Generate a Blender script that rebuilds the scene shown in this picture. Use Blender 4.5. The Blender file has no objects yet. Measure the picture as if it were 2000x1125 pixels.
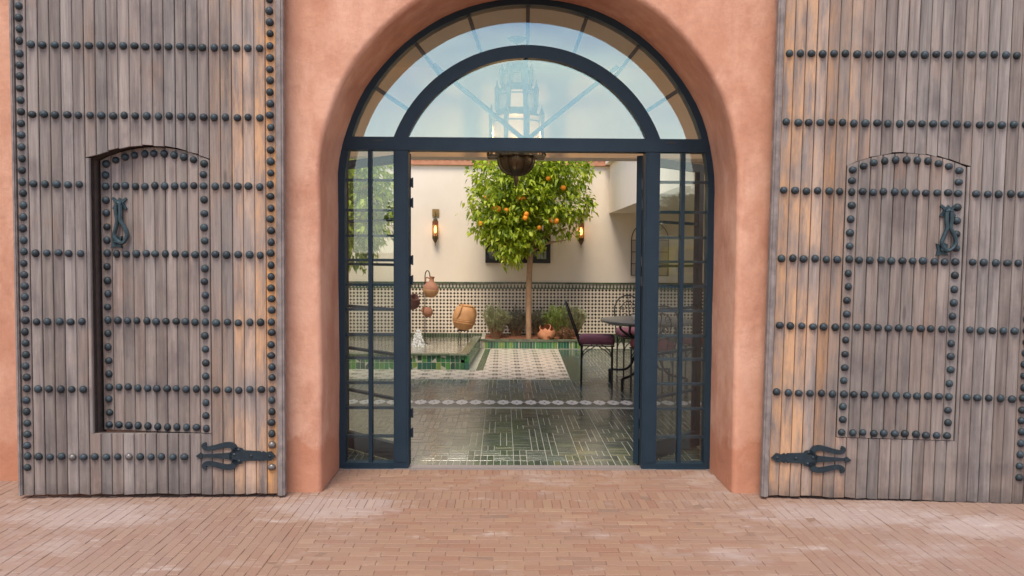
import bpy, math, random
from math import sin, cos, pi, sqrt, radians, atan2
from mathutils import Vector, Matrix, Quaternion
random.seed(7)
S = bpy.context.scene
COL = S.collection
RU = random.uniform

# ------------------------------------------------------------------ camera
CAM = Vector((-0.1655, -5.33, 1.5))
PITCH, YAW, ROLL = 0.0444, 0.0126, 0.0059
fw = Vector((sin(YAW) * cos(PITCH), cos(YAW) * cos(PITCH), -sin(PITCH)))
rt = fw.cross(Vector((0, 0, 1))).normalized()
up = rt.cross(fw)
rt2 = rt * cos(ROLL) + up * sin(ROLL)
up2 = up * cos(ROLL) - rt * sin(ROLL)
cd = bpy.data.cameras.new('camera')
cd.sensor_width = 36
cd.lens = 36 * 1502 / 2000
cd.clip_end = 600
cam = bpy.data.objects.new('camera', cd)
COL.objects.link(cam)
m = Matrix((rt2, up2, -fw)).transposed().to_4x4()
m.translation = CAM
cam.matrix_world = m
S.camera = cam

# ------------------------------------------------------------------ light
SUN_EL, SUN_AZ = radians(62), radians(196)
W = bpy.data.worlds.new('World')
S.world = W
W.use_nodes = True
nt = W.node_tree
nt.nodes.clear()


def wn(t, **kw):
    n = nt.nodes.new(t)
    for k, v in kw.items():
        setattr(n, k, v)
    return n


out = wn('ShaderNodeOutputWorld')
bg = wn('ShaderNodeBackground')
bg.inputs['Strength'].default_value = 0.125
sky = wn('ShaderNodeTexSky', sky_type='NISHITA')
sky.sun_disc = False
sky.sun_elevation = SUN_EL
sky.sun_rotation = SUN_AZ
sky.air_density = 0.9
sky.dust_density = 0.1
sky.ozone_density = 1.6
tc = wn('ShaderNodeTexCoord')
mp = wn('ShaderNodeMapping')
mp.inputs['Scale'].default_value = (1.0, 1.0, 3.4)
no = wn('ShaderNodeTexNoise')
no.inputs['Scale'].default_value = 2.1
no.inputs['Detail'].default_value = 5
no.inputs['Roughness'].default_value = 0.52
ra = wn('ShaderNodeValToRGB')
ra.color_ramp.elements[0].position = 0.47
ra.color_ramp.elements[1].position = 0.76
mx = wn('ShaderNodeMix', data_type='RGBA')
mx.inputs['B'].default_value = (13.0, 11.2, 9.0, 1)
ml = wn('ShaderNodeMath', operation='MULTIPLY')
ml.inputs[1].default_value = 0.85
L = nt.links.new
L(tc.outputs['Generated'], mp.inputs['Vector'])
L(mp.outputs['Vector'], no.inputs['Vector'])
L(no.outputs['Fac'], ra.inputs['Fac'])
L(ra.outputs['Color'], ml.inputs[0])
L(ml.outputs[0], mx.inputs['Factor'])
L(sky.outputs['Color'], mx.inputs['A'])
sx = wn('ShaderNodeSeparateXYZ')
hz = wn('ShaderNodeMapRange')
hz.inputs['From Min'].default_value = 0.325
hz.inputs['From Max'].default_value = 0.0
hz.inputs['To Max'].default_value = 0.95
mh = wn('ShaderNodeMix', data_type='RGBA')
mh.inputs['B'].default_value = (11.5, 9.9, 7.8, 1)      # warm evening haze low on the horizon, all round
L(tc.outputs['Generated'], sx.inputs[0])
L(sx.outputs['Z'], hz.inputs['Value'])
L(hz.outputs[0], mh.inputs['Factor'])
L(mx.outputs['Result'], mh.inputs['A'])
L(mh.outputs['Result'], bg.inputs['Color'])
L(bg.outputs[0], out.inputs['Surface'])

sd = bpy.data.lights.new('sun', 'SUN')
sd.energy = 1.9
sd.angle = radians(26)
sd.color = (1.0, 0.87, 0.70)
sun = bpy.data.objects.new('sun', sd)
COL.objects.link(sun)
sdir = Vector((sin(SUN_AZ) * cos(SUN_EL), cos(SUN_AZ) * cos(SUN_EL), sin(SUN_EL)))
sun.rotation_euler = sdir.to_track_quat('Z', 'Y').to_euler()
sun.location = (0, -10, 20)

S.view_settings.view_transform = 'Standard'
S.view_settings.look = 'None'
S.view_settings.exposure = 1.08
S.view_settings.gamma = 1
S.view_settings.use_curve_mapping = False
S.cycles.max_bounces = 10
S.cycles.transparent_max_bounces = 24
S.cycles.caustics_reflective = False
S.cycles.caustics_refractive = False
S.cycles.sample_clamp_indirect = 6


# ------------------------------------------------------------------ mesh helper
class MB:
    def __init__(s):
        s.v, s.f, s.m, s.cur = [], [], [], 0

    def add(s, vs, fs):
        b = len(s.v)
        s.v += [tuple(p) for p in vs]
        for f in fs:
            s.f.append([b + i for i in f])
            s.m.append(s.cur)
        return s

    def box(s, x0, x1, y0, y1, z0, z1):
        return s.add([(x, y, z) for x in (x0, x1) for y in (y0, y1) for z in (z0, z1)],
                     [(0, 1, 3, 2), (4, 6, 7, 5), (0, 4, 5, 1), (2, 3, 7, 6), (0, 2, 6, 4), (1, 5, 7, 3)])

    def tile(s, x0, x1, y0, y1, z0, z1, c, tx=0., ty=0.):
        """a slab with chamfered top edges, top tilted by slopes tx, ty"""
        mx_, my_ = (x0 + x1) / 2, (y0 + y1) / 2

        def q(i, z):
            return [(x, y, z + tx * (x - mx_) + ty * (y - my_)) for x, y in
                    ((x0 + i, y0 + i), (x1 - i, y0 + i), (x1 - i, y1 - i), (x0 + i, y1 - i))]
        vs = q(0, z0) + q(0, z1 - c) + q(c, z1)
        fs = [(8, 9, 10, 11)]
        for k in range(4):
            l = (k + 1) % 4
            fs += [(k, l, 4 + l, 4 + k), (4 + k, 4 + l, 8 + l, 8 + k)]
        return s.add(vs, fs)

    def prism(s, poly, d0, d1, fn):
        """poly: 2d outline; fn(a,b,d) -> 3d"""
        n = len(poly)
        vs = [fn(a, b, d0) for a, b in poly] + [fn(a, b, d1) for a, b in poly]
        fs = [tuple(range(n))[::-1], tuple(range(n, 2 * n))]
        fs += [(i, (i + 1) % n, n + (i + 1) % n, n + i) for i in range(n)]
        return s.add(vs, fs)

    def band(s, A, B, d0, d1, fn, closed=False):
        """band between two 2d contours of equal length, extruded d0..d1"""
        n = len(A)
        vs = [fn(*p, d0) for p in A] + [fn(*p, d0) for p in B] + [fn(*p, d1) for p in A] + [fn(*p, d1) for p in B]
        fs = []
        for i in range(n if closed else n - 1):
            j = (i + 1) % n
            fs += [(i, j, n + j, n + i), (2 * n + i, 3 * n + i, 3 * n + j, 2 * n + j),
                   (i, 2 * n + i, 2 * n + j, j), (n + i, n + j, 3 * n + j, 3 * n + i)]
        if not closed:
            fs += [(0, n, 3 * n, 2 * n), (n - 1, 3 * n - 1, 4 * n - 1, 2 * n - 1)]
        return s.add(vs, fs)

    def tube(s, path, r, n=6, cap=True, flat=1.0):
        P = [Vector(p) for p in path]
        k = len(P)
        rs = r if isinstance(r, (list, tuple)) else [r] * k
        u = None
        vs = []
        for i in range(k):
            t = (P[min(i + 1, k - 1)] - P[max(i - 1, 0)])
            if t.length < 1e-9:
                t = Vector((0, 0, 1))
            t.normalize()
            if u is None:
                a = Vector((0, 0, 1)) if abs(t.z) < .9 else Vector((1, 0, 0))
                u = t.cross(a).normalized()
            else:
                u = (u - t * u.dot(t))
                u = u.normalized() if u.length > 1e-6 else t.orthogonal().normalized()
            w = t.cross(u)
            vs += [P[i] + (u * cos(2 * pi * j / n) + w * sin(2 * pi * j / n) * flat) * rs[i] for j in range(n)]
        fs = []
        for i in range(k - 1):
            for j in range(n):
                l = (j + 1) % n
                fs.append((i * n + j, i * n + l, (i + 1) * n + l, (i + 1) * n + j))
        if cap:
            fs += [tuple(range(n))[::-1], tuple(range((k - 1) * n, k * n))]
        return s.add(vs, fs)

    def lathe(s, prof, n=16, o=(0, 0, 0), rot=None, ph=0.0, sx=1, sy=1):
        vs = []
        for r, z in prof:
            for j in range(n):
                a = 2 * pi * j / n + ph
                p = Vector((r * cos(a) * sx, r * sin(a) * sy, z))
                if rot:
                    p = rot @ p
                vs.append(p + Vector(o))
        fs = []
        for i in range(len(prof) - 1):
            for j in range(n):
                l = (j + 1) % n
                fs.append((i * n + j, i * n + l, (i + 1) * n + l, (i + 1) * n + j))
        if prof[0][0] > 1e-6:
            fs.append(tuple(range(n))[::-1])
        if prof[-1][0] > 1e-6:
            fs.append(tuple(range((len(prof) - 1) * n, len(prof) * n)))
        return s.add(vs, fs)

    def mesh(s, name, mats, smooth=0):
        me = bpy.data.meshes.new(name)
        me.from_pydata(s.v, [], s.f)
        for mt in (mats if isinstance(mats, (list, tuple)) else [mats]):
            me.materials.append(mt)
        me.polygons.foreach_set('material_index', s.m)
        me.update()
        import bmesh
        b = bmesh.new()
        b.from_mesh(me)
        bmesh.ops.recalc_face_normals(b, faces=b.faces)
        if smooth:
            lim = radians(smooth)
            for f in b.faces:
                f.smooth = True
            for e in b.edges:
                if len(e.link_faces) == 2 and e.calc_face_angle(0) > lim:
                    e.smooth = False
        b.to_mesh(me)
        b.free()
        return me

    def build(s, name, mats, parent=None, smooth=0, loc=(0, 0, 0), **kw):
        return inst(name, s.mesh(name, mats, smooth), parent, loc, **kw)


def inst(name, me, parent=None, loc=(0, 0, 0), rot=None, scale=None):
    o = bpy.data.objects.new(name, me)
    COL.objects.link(o)
    if parent:
        o.parent = parent
    o.location = loc
    if rot is not None:
        o.rotation_euler = rot
    if scale is not None:
        o.scale = scale
    return o


def tag(o, label=None, cat=None, group=None, kind=None):
    if label: o['label'] = label
    if cat: o['category'] = cat
    if group: o['group'] = group
    if kind: o['kind'] = kind
    return o


def thing(name, label, cat, loc=(0, 0, 0), group=None, rz=0):
    o = bpy.data.objects.new(name, None)
    COL.objects.link(o)
    o.empty_display_size = .1
    o.location = loc
    o.rotation_euler = (0, 0, rz)
    return tag(o, label, cat, group)


def copy_tree(o, parent=None):
    c = o.copy()
    COL.objects.link(c)
    if parent: c.parent = parent
    for ch in list(o.children):
        copy_tree(ch, c)
    return c


XYZ = lambda a, b, d: (a, d, b)      # outline in x,z extruded along y


# ------------------------------------------------------------------ material helper
class NT:
    def __init__(s, name):
        s.mat = bpy.data.materials.new(name)
        s.mat.use_nodes = True
        s.t = s.mat.node_tree
        s.b = s.t.nodes['Principled BSDF']
        s.o = s.t.nodes['Material Output']

    def n(s, typ, ins=None, **kw):
        nd = s.t.nodes.new('ShaderNode' + typ)
        for k, v in kw.items():
            setattr(nd, k, v)
        for k, v in (ins or {}).items():
            s.put(nd.inputs[k], v)
        return nd

    def put(s, sock, v):
        if isinstance(v, bpy.types.NodeSocket):
            s.t.links.new(v, sock)
        elif isinstance(v, (tuple, list)) and len(v) == 3 and sock.type == 'RGBA':
            sock.default_value = (*v, 1)
        else:
            sock.default_value = v

    def math(s, op, a, b=0., c=None):
        nd = s.n('Math', operation=op)
        s.put(nd.inputs[0], a)
        s.put(nd.inputs[1], b)
        if c is not None: s.put(nd.inputs[2], c)
        return nd.outputs[0]

    def mix(s, f, a, b, blend='MIX'):
        nd = s.n('Mix', data_type='RGBA', blend_type=blend)
        s.put(nd.inputs[0], f)
        s.put(nd.inputs[6], a)
        s.put(nd.inputs[7], b)
        return nd.outputs[2]

    def pos(s):
        return s.n('NewGeometry').outputs['Position']

    def obj(s):
        return s.n('TexCoord').outputs['Object']

    def scale(s, v, sc, loc=(0, 0, 0)):
        nd = s.n('Mapping', {'Vector': v, 'Scale': sc})
        s.put(nd.inputs['Location'], loc)
        return nd.outputs[0]

    def noise(s, v, sc, detail=3, rough=.5, lo=0., hi=1.):
        f = s.n('TexNoise', {'Vector': v, 'Scale': sc, 'Detail': detail, 'Roughness': rough}).outputs['Fac']
        if (lo, hi) != (0., 1.):
            f = s.n('MapRange', {'Value': f, 'From Min': lo, 'From Max': hi}).outputs[0]
        return f

    def rand(s):
        a = s.n('ObjectInfo').outputs['Random']
        b = s.n('NewGeometry').outputs['Random Per Island']
        return s.math('FRACT', s.math('MULTIPLY_ADD', b, 7.31, a))

    def sep(s, v):
        return s.n('SeparateXYZ', {'Vector': v}).outputs

    def bump(s, h, strength=.3, dist=.005):
        s.put(s.b.inputs['Normal'], s.n('Bump', {'Height': h, 'Strength': strength, 'Distance': dist}).outputs[0])

    def fin(s, color=None, rough=None, metal=None, **kw):
        if color is not None: s.put(s.b.inputs['Base Color'], color)
        if rough is not None: s.put(s.b.inputs['Roughness'], rough)
        if metal is not None: s.put(s.b.inputs['Metallic'], metal)
        for k, v in kw.items():
            s.put(s.b.inputs[k.replace('_', ' ')], v)
        return s.mat


def M(name, base, base2=None, rough=.6, metal=0., vary=0., ns=6., bs=0., bstr=.2, bd=.003, coord='pos', emis=None,
      est=0., **kw):
    t = NT(name)
    co = t.pos() if coord == 'pos' else t.obj()
    c = base
    if base2:
        c = t.mix(t.noise(co, ns, 4, .55, .35, .65), base, base2)
    if vary:
        r = t.rand()
        h = t.n('HueSaturation', {'Color': c if not isinstance(c, tuple) else (*c, 1)})
        t.put(h.inputs['Value'], t.math('MULTIPLY_ADD', r, vary * 2, 1 - vary))
        t.put(h.inputs['Hue'], t.math('MULTIPLY_ADD', t.math('FRACT', t.math('MULTIPLY', r, 13.7)), vary * .06, .5 - vary * .03))
        c = h.outputs[0]
    if bs:
        t.bump(t.noise(co, bs, 5, .6), bstr, bd)
    if emis:
        t.put(t.b.inputs['Emission Color'], emis)
        t.b.inputs['Emission Strength'].default_value = est
    return t.fin(c, rough, metal, **kw)


def plaster(name, a, b, c, bstr=.25, damp=None):
    t = NT(name)
    p = t.pos()
    n1 = t.noise(t.scale(p, (1, 1, .7)), 2.1, 6, .66, .42, .60)
    n2 = t.noise(t.scale(p, (1, 1, .55), (5, 2, 9)), 2.9, 6, .7, .44, .63)
    col = t.mix(n1, a, b)
    col = t.mix(t.math('MULTIPLY', n2, .78), col, c)
    fine = t.noise(t.scale(p, (9, 9, 5)), 1, 6, .7, .3, .7)
    col = t.mix(t.math('MULTIPLY', fine, .28), col, c)
    if damp:
        z = t.sep(p)[2]
        w = t.math('MULTIPLY_ADD', t.noise(p, 3.2, 5, .65), .8, -.10)
        f = t.n('MapRange', {'Value': t.math('SUBTRACT', w, z), 'From Min': -.02, 'From Max': .05}).outputs[0]
        col = t.mix(t.math('MULTIPLY', f, .65), col, damp)
    h = t.math('ADD', t.noise(p, 14, 6, .65), t.math('MULTIPLY', t.noise(p, 2.2, 2), 3))
    t.bump(h, bstr, .01)
    return t.fin(col, .88)


m_terra = plaster('terracotta_plaster', (.625, .358, .256), (.54, .28, .187), (.42, .185, .115), .6, (.42, .165, .09))
m_cream = plaster('cream_plaster', (.90, .79, .665), (.88, .77, .64), (.85, .735, .60), .12)
m_navy = M('navy_steel', (.009, .024, .040), (.012, .028, .045), rough=.5, Specular_IOR_Level=.3, ns=9, bs=60, bstr=.05)
m_navy_dark = M('navy_steel_bar', (.018, .030, .048), rough=.45)
m_stud = M('stud_iron', (.014, .030, .043), (.034, .042, .047), rough=.55, metal=.25, ns=55, vary=.4, bs=90, bstr=.25, coord='obj')
m_bare = M('bare_stud_iron', (.15, .14, .135), (.16, .15, .15), rough=.4, metal=.6, ns=60, coord='obj')
m_iron = M('blackened_iron', (.011, .022, .032), (.018, .032, .044), rough=.5, metal=.3, ns=30, bs=60, bstr=.3)
m_teal = M('teal_iron', (.026, .055, .070), (.015, .032, .044), rough=.5, metal=.3, ns=40, bs=70, bstr=.3)
m_wrought = M('wrought_iron', (.020, .018, .019), rough=.5, metal=.3)
m_strip = M('threshold_metal', (.34, .29, .27), rough=.45, metal=.5)


def wood(name, a, b, dark, orange):
    t = NT(name)
    r = t.n('ObjectInfo').outputs['Random']
    p = t.obj()
    off = t.n('CombineXYZ', {'X': t.math('MULTIPLY', r, 37.), 'Y': 3.1, 'Z': t.math('MULTIPLY', r, 91.)}).outputs[0]
    q = t.n('VectorMath', {0: p, 1: off}, operation='ADD').outputs[0]
    grain = t.noise(t.scale(q, (90, 40, 3.2)), 1, 5, .65, .3, .7)
    col = t.mix(grain, a, b)
    streak = t.noise(t.scale(q, (24, 10, 1.2)), 1, 4, .62, .44, .68)
    col = t.mix(t.math('MULTIPLY', streak, .68), col, dark)
    zz = t.sep(t.pos())[2]
    low = t.n('MapRange', {'Value': t.math('ADD', zz, t.math('MULTIPLY', t.noise(q, 3, 3), 1.0)), 'From Min': 2.0, 'From Max': .5}).outputs[0]
    col = t.mix(t.math('MULTIPLY', low, .26), col, (.165, .105, .075))
    blot = t.noise(t.scale(t.pos(), (3.0, 3.0, 1.9)), 1, 5, .66, .50, .69)
    col = t.mix(t.math('MULTIPLY', blot, .6), col, (.075, .062, .068))
    # old varnish left over near the hinge side
    wm = t.n('Attribute', attribute_type='OBJECT', attribute_name='warm').outputs['Fac']
    patch = t.math('MULTIPLY', t.noise(t.scale(q, (16, 8, 2.2)), 1, 6, .72, .36, .62), t.noise(t.scale(t.pos(), (3.5, 3.5, 2.4), (3, 9, 4)), 1, 4, .6, .30, .56))
    col = t.mix(t.math('MULTIPLY', patch, t.math('MINIMUM', t.math('MULTIPLY', wm, 1.7), 1.15)), col, orange)
    rust = t.noise(t.scale(t.pos(), (4, 4, 2.2), (7, 3, 1)), 1, 5, .7, .56, .70)
    col = t.mix(t.math('MULTIPLY', t.math('MULTIPLY', rust, grain), .55), col, (.30, .155, .08))
    # rust and water marks trailing from the stud rows
    zo = t.sep(p)[2]
    rw = t.math('FRACT', t.math('ADD', t.math('DIVIDE', t.math('SUBTRACT', .253, zo), .4103), 20.05))
    rs_ = t.n('MapRange', {'Value': rw, 'From Min': .30, 'From Max': .03}).outputs[0]
    rs_ = t.math('MULTIPLY', rs_, t.n('MapRange', {'Value': rw, 'From Min': 0., 'From Max': .06}).outputs[0])
    rs_ = t.math('MULTIPLY', rs_, t.noise(t.scale(q, (30, 10, 4)), 1, 3, .6, .42, .66))
    col = t.mix(t.math('MULTIPLY', rs_, .5), col, (.06, .05, .052))
    # darker feet of the planks, with an uneven upper edge
    z = t.sep(t.pos())[2]
    ft = t.n('MapRange', {'Value': t.math('ADD', z, t.math('MULTIPLY', t.noise(q, 22, 3), .16)), 'From Min': .19, 'From Max': .06}).outputs[0]
    col = t.mix(t.math('MULTIPLY', ft, .6), col, (.055, .045, .045))
    kn = t.n('TexVoronoi', {'Vector': t.scale(q, (7, 7, 1.6)), 'Scale': 1.}).outputs['Distance']
    kf = t.n('MapRange', {'Value': kn, 'From Min': .10, 'From Max': .05}).outputs[0]
    col = t.mix(t.math('MULTIPLY', kf, .6), col, (.08, .06, .055))
    h = t.n('HueSaturation', {'Color': col})
    t.put(h.inputs['Value'], t.math('MULTIPLY_ADD', r, .40, .76))
    t.put(h.inputs['Saturation'], t.math('MULTIPLY_ADD', wm, .32, t.math('MULTIPLY_ADD', t.math('FRACT', t.math('MULTIPLY', r, 17.3)), .42, .62)))
    t.bump(t.math('ADD', grain, t.math('MULTIPLY', streak, .7)), .45, .003)
    return t.fin(h.outputs[0], .82)


m_wood = wood('weathered_wood', (.300, .256, .238), (.195, .160, .148), (.072, .058, .060), (.50, .29, .16))
m_wood_dark = M('gate_backing_wood', (.085, .062, .055), (.06, .045, .042), rough=.85, ns=20)
m_mould = M('grey_moulding_wood', (.25, .215, .205), (.15, .128, .125), rough=.8, ns=14, bs=40, bstr=.4)


def brick_mat(name, brick_tex=False):
    t = NT(name)
    p = t.pos()
    if brick_tex:
        bt = t.n('TexBrick', {'Vector': p, 'Color1': (.28, .17, .118, 1), 'Color2': (.245, .145, .10, 1), 'Mortar': (.25, .17, .13, 1), 'Scale': 1.,
                              'Mortar Size': .003, 'Brick Width': .156, 'Row Height': .054})
        col = bt.outputs['Color']
    else:
        r = t.rand()
        cr = t.n('ValToRGB', {'Fac': r})
        e = cr.color_ramp.elements
        e[0].color = (.235, .135, .094, 1)
        e[1].color = (.325, .205, .135, 1)
        x = e.new(.3); x.color = (.275, .162, .110, 1)
        x = e.new(.62); x.color = (.285, .172, .110, 1)
        x = e.new(.88); x.color = (.245, .122, .078, 1)
        cr.color_ramp.interpolation = 'LINEAR'
        col = cr.outputs[0]
    col = t.mix(t.math('MULTIPLY', t.noise(p, 45, 4, .6), .5), col, (.26, .16, .11))
    # greyer pavement away from the doorway axis
    ax = t.math('ABSOLUTE', t.sep(p)[0])
    side = t.n('MapRange', {'Value': t.math('ADD', ax, t.math('MULTIPLY', t.noise(p, 1.4, 3), 1.2)), 'From Min': 1.2, 'From Max': 2.6}).outputs[0]
    col = t.mix(t.math('MULTIPLY', side, .5), col, (.275, .20, .175))
    bl = t.noise(t.scale(p, (1.1, 1.7, 1)), 1, 6, .68, .545, .68)
    col = t.mix(t.math('MULTIPLY', bl, .62), col, (.38, .31, .285))
    for (px_, py_, rx_, ry_) in ((-1.15, -.82, .42, .26), (1.85, -.95, .62, .22), (-2.5, -.98, .5, .22), (2.5, -1.15, .4, .2)):     # old lime stains
        dx = t.n('VectorMath', {0: p, 1: (px_, py_, 0)}, operation='SUBTRACT').outputs[0]
        dl = t.n('VectorMath', {0: t.scale(dx, (1 / rx_, 1 / ry_, 0))}, operation='LENGTH').outputs['Value']
        dl = t.math('ADD', dl, t.math('MULTIPLY', t.math('SUBTRACT', t.noise(t.scale(p, (6, 10, 1)), 1, 5, .7), .5), 2.2))
        mk = t.n('MapRange', {'Value': dl, 'From Min': 1.15, 'From Max': .55}).outputs[0]
        col = t.mix(t.math('MULTIPLY', mk, .46), col, (.42, .355, .34))
    st = t.noise(t.scale(p, (3, 5, 1), (4, 7, 1)), 1, 5, .7, .60, .72)
    col = t.mix(t.math('MULTIPLY', st, .45), col, (.52, .46, .43))
    t.bump(t.noise(p, 120, 4, .6), .35, .002)
    return t.fin(col, .78)


m_brick = brick_mat('clay_paver')
m_pave = brick_mat('clay_pavement', True)
m_mortar = M('sandy_joint', (.235, .15, .108), (.195, .122, .088), rough=.9, ns=30)
m_grout = M('tile_grout', (.46, .45, .37), (.36, .36, .29), rough=.5, ns=9)


def glazed(name, cols, rough=.12, ior=2.5):
    t = NT(name)
    cr = t.n('ValToRGB', {'Fac': t.rand()})
    cr.color_ramp.interpolation = 'CONSTANT'
    e = cr.color_ramp.elements
    e[0].color = (*cols[0], 1)
    e[1].color = (*cols[1], 1)
    e[1].position = 1 / len(cols)
    for i, c in enumerate(cols[2:]):
        x = e.new((i + 2) / len(cols))
        x.color = (*c, 1)
    p = t.pos()
    col = t.mix(t.math('MULTIPLY', t.noise(p, 38, 4, .6), .6), cr.outputs[0], (.030, .045, .034))
    t.bump(t.noise(p, 26, 3, .5), .16, .003)
    return t.fin(col, t.math('MULTIPLY_ADD', t.noise(p, 7, 3), .12, rough - .06), IOR=ior)


m_tile = glazed('green_glazed_tile', [(0.060, 0.088, 0.071), (0.087, 0.119, 0.095), (0.069, 0.101, 0.088), (0.111, 0.139, 0.104), (0.046, 0.066, 0.057),
                                      (0.091, 0.114, 0.088), (0.117, 0.131, 0.116), (0.066, 0.098, 0.069), (0.168, 0.182, 0.103), (0.055, 0.077, 0.074)], .17)
m_vtile = glazed('green_wall_tile', [(.025, .15, .045), (.04, .23, .065), (.02, .11, .055), (.09, .29, .06), (.015, .07, .05), (.04, .19, .08),
                                     (.19, .31, .05), (.02, .13, .09)], .17, 1.5)
m_gtile = glazed('olive_rim_tile', [(.10, .14, .07), (.13, .17, .09), (.08, .12, .06), (.15, .18, .11), (.09, .11, .07)], .25, 1.6)


def glass_mat(name, f0, tint, rough=0.0, coat=(1, 1, 1)):
    t = NT(name)
    g = t.n('NewGeometry')
    d = t.n('VectorMath', {0: g.outputs['Incoming'], 1: g.outputs['Normal']}, operation='DOT_PRODUCT').outputs['Value']
    c = t.math('ABSOLUTE', d)
    f = t.math('MULTIPLY_ADD', t.math('POWER', t.math('SUBTRACT', 1., c), 5.), 1 - f0, f0)
    tr = t.n('BsdfTransparent', {'Color': (*tint, 1)})
    gl = t.n('BsdfGlossy', {'Color': (*coat, 1), 'Roughness': rough})
    if name == 'pool_water_surface':
        n_ = t.noise(t.scale(t.pos(), (7, 14, 7)), 1, 3)
        t.put(gl.inputs['Normal'], t.n('Bump', {'Height': n_, 'Strength': .35, 'Distance': .02}).outputs[0])
    ms = t.n('MixShader', {0: f, 1: tr.outputs[0], 2: gl.outputs[0]})
    t.t.links.new(ms.outputs[0], t.o.inputs['Surface'])
    return t.mat


m_glass = glass_mat('coated_fanlight_glass', .155, (.97, .98, .96), 0., (.60, .90, 1.0))
m_sideglass = glass_mat('side_light_glass', .045, (.95, .98, .96), 0., (.80, .95, 1.0))
m_leafglass = glass_mat('door_leaf_glass', .03, (.95, .96, .95))
m_water = glass_mat('pool_water_surface', .05, (.93, .96, .93))


def zellige_wall():
    t = NT('zellige_diamonds')
    x, y, z = t.sep(t.pos())
    P = .0585

    def cell(v, per, off):
        return t.math('SUBTRACT', t.math('FRACT', t.math('MULTIPLY_ADD', v, 1 / per, off)), .5)
    fx, fz = cell(x, P, .2), cell(z, P, .35)
    ax, az = t.math('ABSOLUTE', fx), t.math('ABSOLUTE', fz)
    d = t.math('ADD', ax, az)
    gx, gz = t.math('ABSOLUTE', cell(x, P * 2, .1)), t.math('ABSOLUTE', cell(z, P * 2, .175))
    big = t.math('SUBTRACT', t.math('MAXIMUM', gx, gz), .25)       # swells the diamonds beside every second star
    dark = t.math('LESS_THAN', d, t.math('MULTIPLY_ADD', big, .25, .385))
    bars = t.math('LESS_THAN', t.math('MINIMUM', ax, az), .012)
    cdk = t.mix(t.noise(t.pos(), 14, 2, .5, .35, .65), (.035, .028, .020), (.075, .050, .028))
    cwh = t.mix(t.noise(t.pos(), 22, 3, .5, .3, .7), (.86, .77, .65), (.78, .68, .55))
    col = t.mix(bars, cwh, (.42, .36, .27))
    col = t.mix(dark, col, cdk)
    return t.fin(col, .25, IOR=1.5)


def zellige_carpet(name, P, oxy=(0, 0)):
    t = NT(name)
    x, y, z = t.sep(t.pos())

    def fold(v, off):
        return t.math('ABSOLUTE', t.math('SUBTRACT', t.math('FRACT', t.math('MULTIPLY_ADD', v, 1 / P, off)), .5))
    fx, fy = fold(x, .37 + oxy[0]), fold(y, .1 + oxy[1])
    hi, lo = t.math('MAXIMUM', fx, fy), t.math('MINIMUM', fx, fy)
    q = t.n('CombineXYZ', {'X': hi, 'Y': lo, 'Z': 0.}).outputs[0]
    v = t.n('TexVoronoi', {'Vector': q, 'Scale': 6.})
    e = t.n('TexVoronoi', {'Vector': q, 'Scale': 6.}, feature='DISTANCE_TO_EDGE').outputs['Distance']
    rnd = t.sep(v.outputs['Color'])[0]
    cr = t.n('ValToRGB', {'Fac': rnd})
    cr.color_ramp.interpolation = 'CONSTANT'
    el = cr.color_ramp.elements
    el[0].color = (.66, .58, .50, 1)
    el[1].color = (.10, .09, .07, 1); el[1].position = .40
    a = el.new(.74); a.color = (.40, .24, .18, 1)
    a = el.new(.82); a.color = (.62, .54, .46, 1)
    col = t.mix(t.math('LESS_THAN', e, .045), cr.outputs[0], (.62, .54, .46))
    return t.fin(col, .28, IOR=1.5)


m_zwall = zellige_wall()
m_carpet = zellige_carpet('zellige_carpet', .29)
m_poolfloor = zellige_carpet('zellige_pool_floor', .20, (.2, .3))
m_white_tile = M('white_glazed_tile', (.72, .66, .57), (.62, .56, .48), rough=.2, ns=18, vary=.1, bs=30, bstr=.1)
m_star = M('bright_star_tile', (.88, .84, .76), (.80, .76, .68), rough=.3, ns=18, vary=.06)
m_dark_tile = M('dark_glazed_tile', (.10, .11, .09), (.13, .125, .10), rough=.3, ns=20, vary=.2)
m_soil = M('red_garden_soil', (.22, .085, .040), (.15, .055, .028), rough=.95, ns=12, bs=30, bstr=.8, bd=.02)
m_coping = M('terracotta_coping', (.56, .27, .16), (.48, .21, .12), rough=.85, ns=8, bs=25, bstr=.5)
m_bark = M('pale_bark', (.42, .26, .15), (.32, .19, .11), rough=.9, ns=14, bs=40, bstr=.6, bd=.01)
m_orange = M('orange_peel', (.95, .34, .010), (.88, .27, .01), rough=.45, ns=10, bs=150, bstr=.15, vary=.1)


def leafmat(name, cols, trans=.45):
    t = NT(name)
    cr = t.n('ValToRGB', {'Fac': t.rand()})
    e = cr.color_ramp.elements
    e[0].color = (*cols[0], 1)
    e[1].color = (*cols[-1], 1)
    for i, c in enumerate(cols[1:-1]):
        x = e.new((i + 1) / (len(cols) - 1))
        x.color = (*c, 1)
    t.fin(cr.outputs[0], .42)
    tl = t.n('BsdfTranslucent', {'Color': cr.outputs[0]})
    ms = t.n('MixShader', {0: trans, 1: t.b.outputs[0], 2: tl.outputs[0]})
    t.t.links.new(ms.outputs[0], t.o.inputs['Surface'])
    return t.mat


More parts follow.
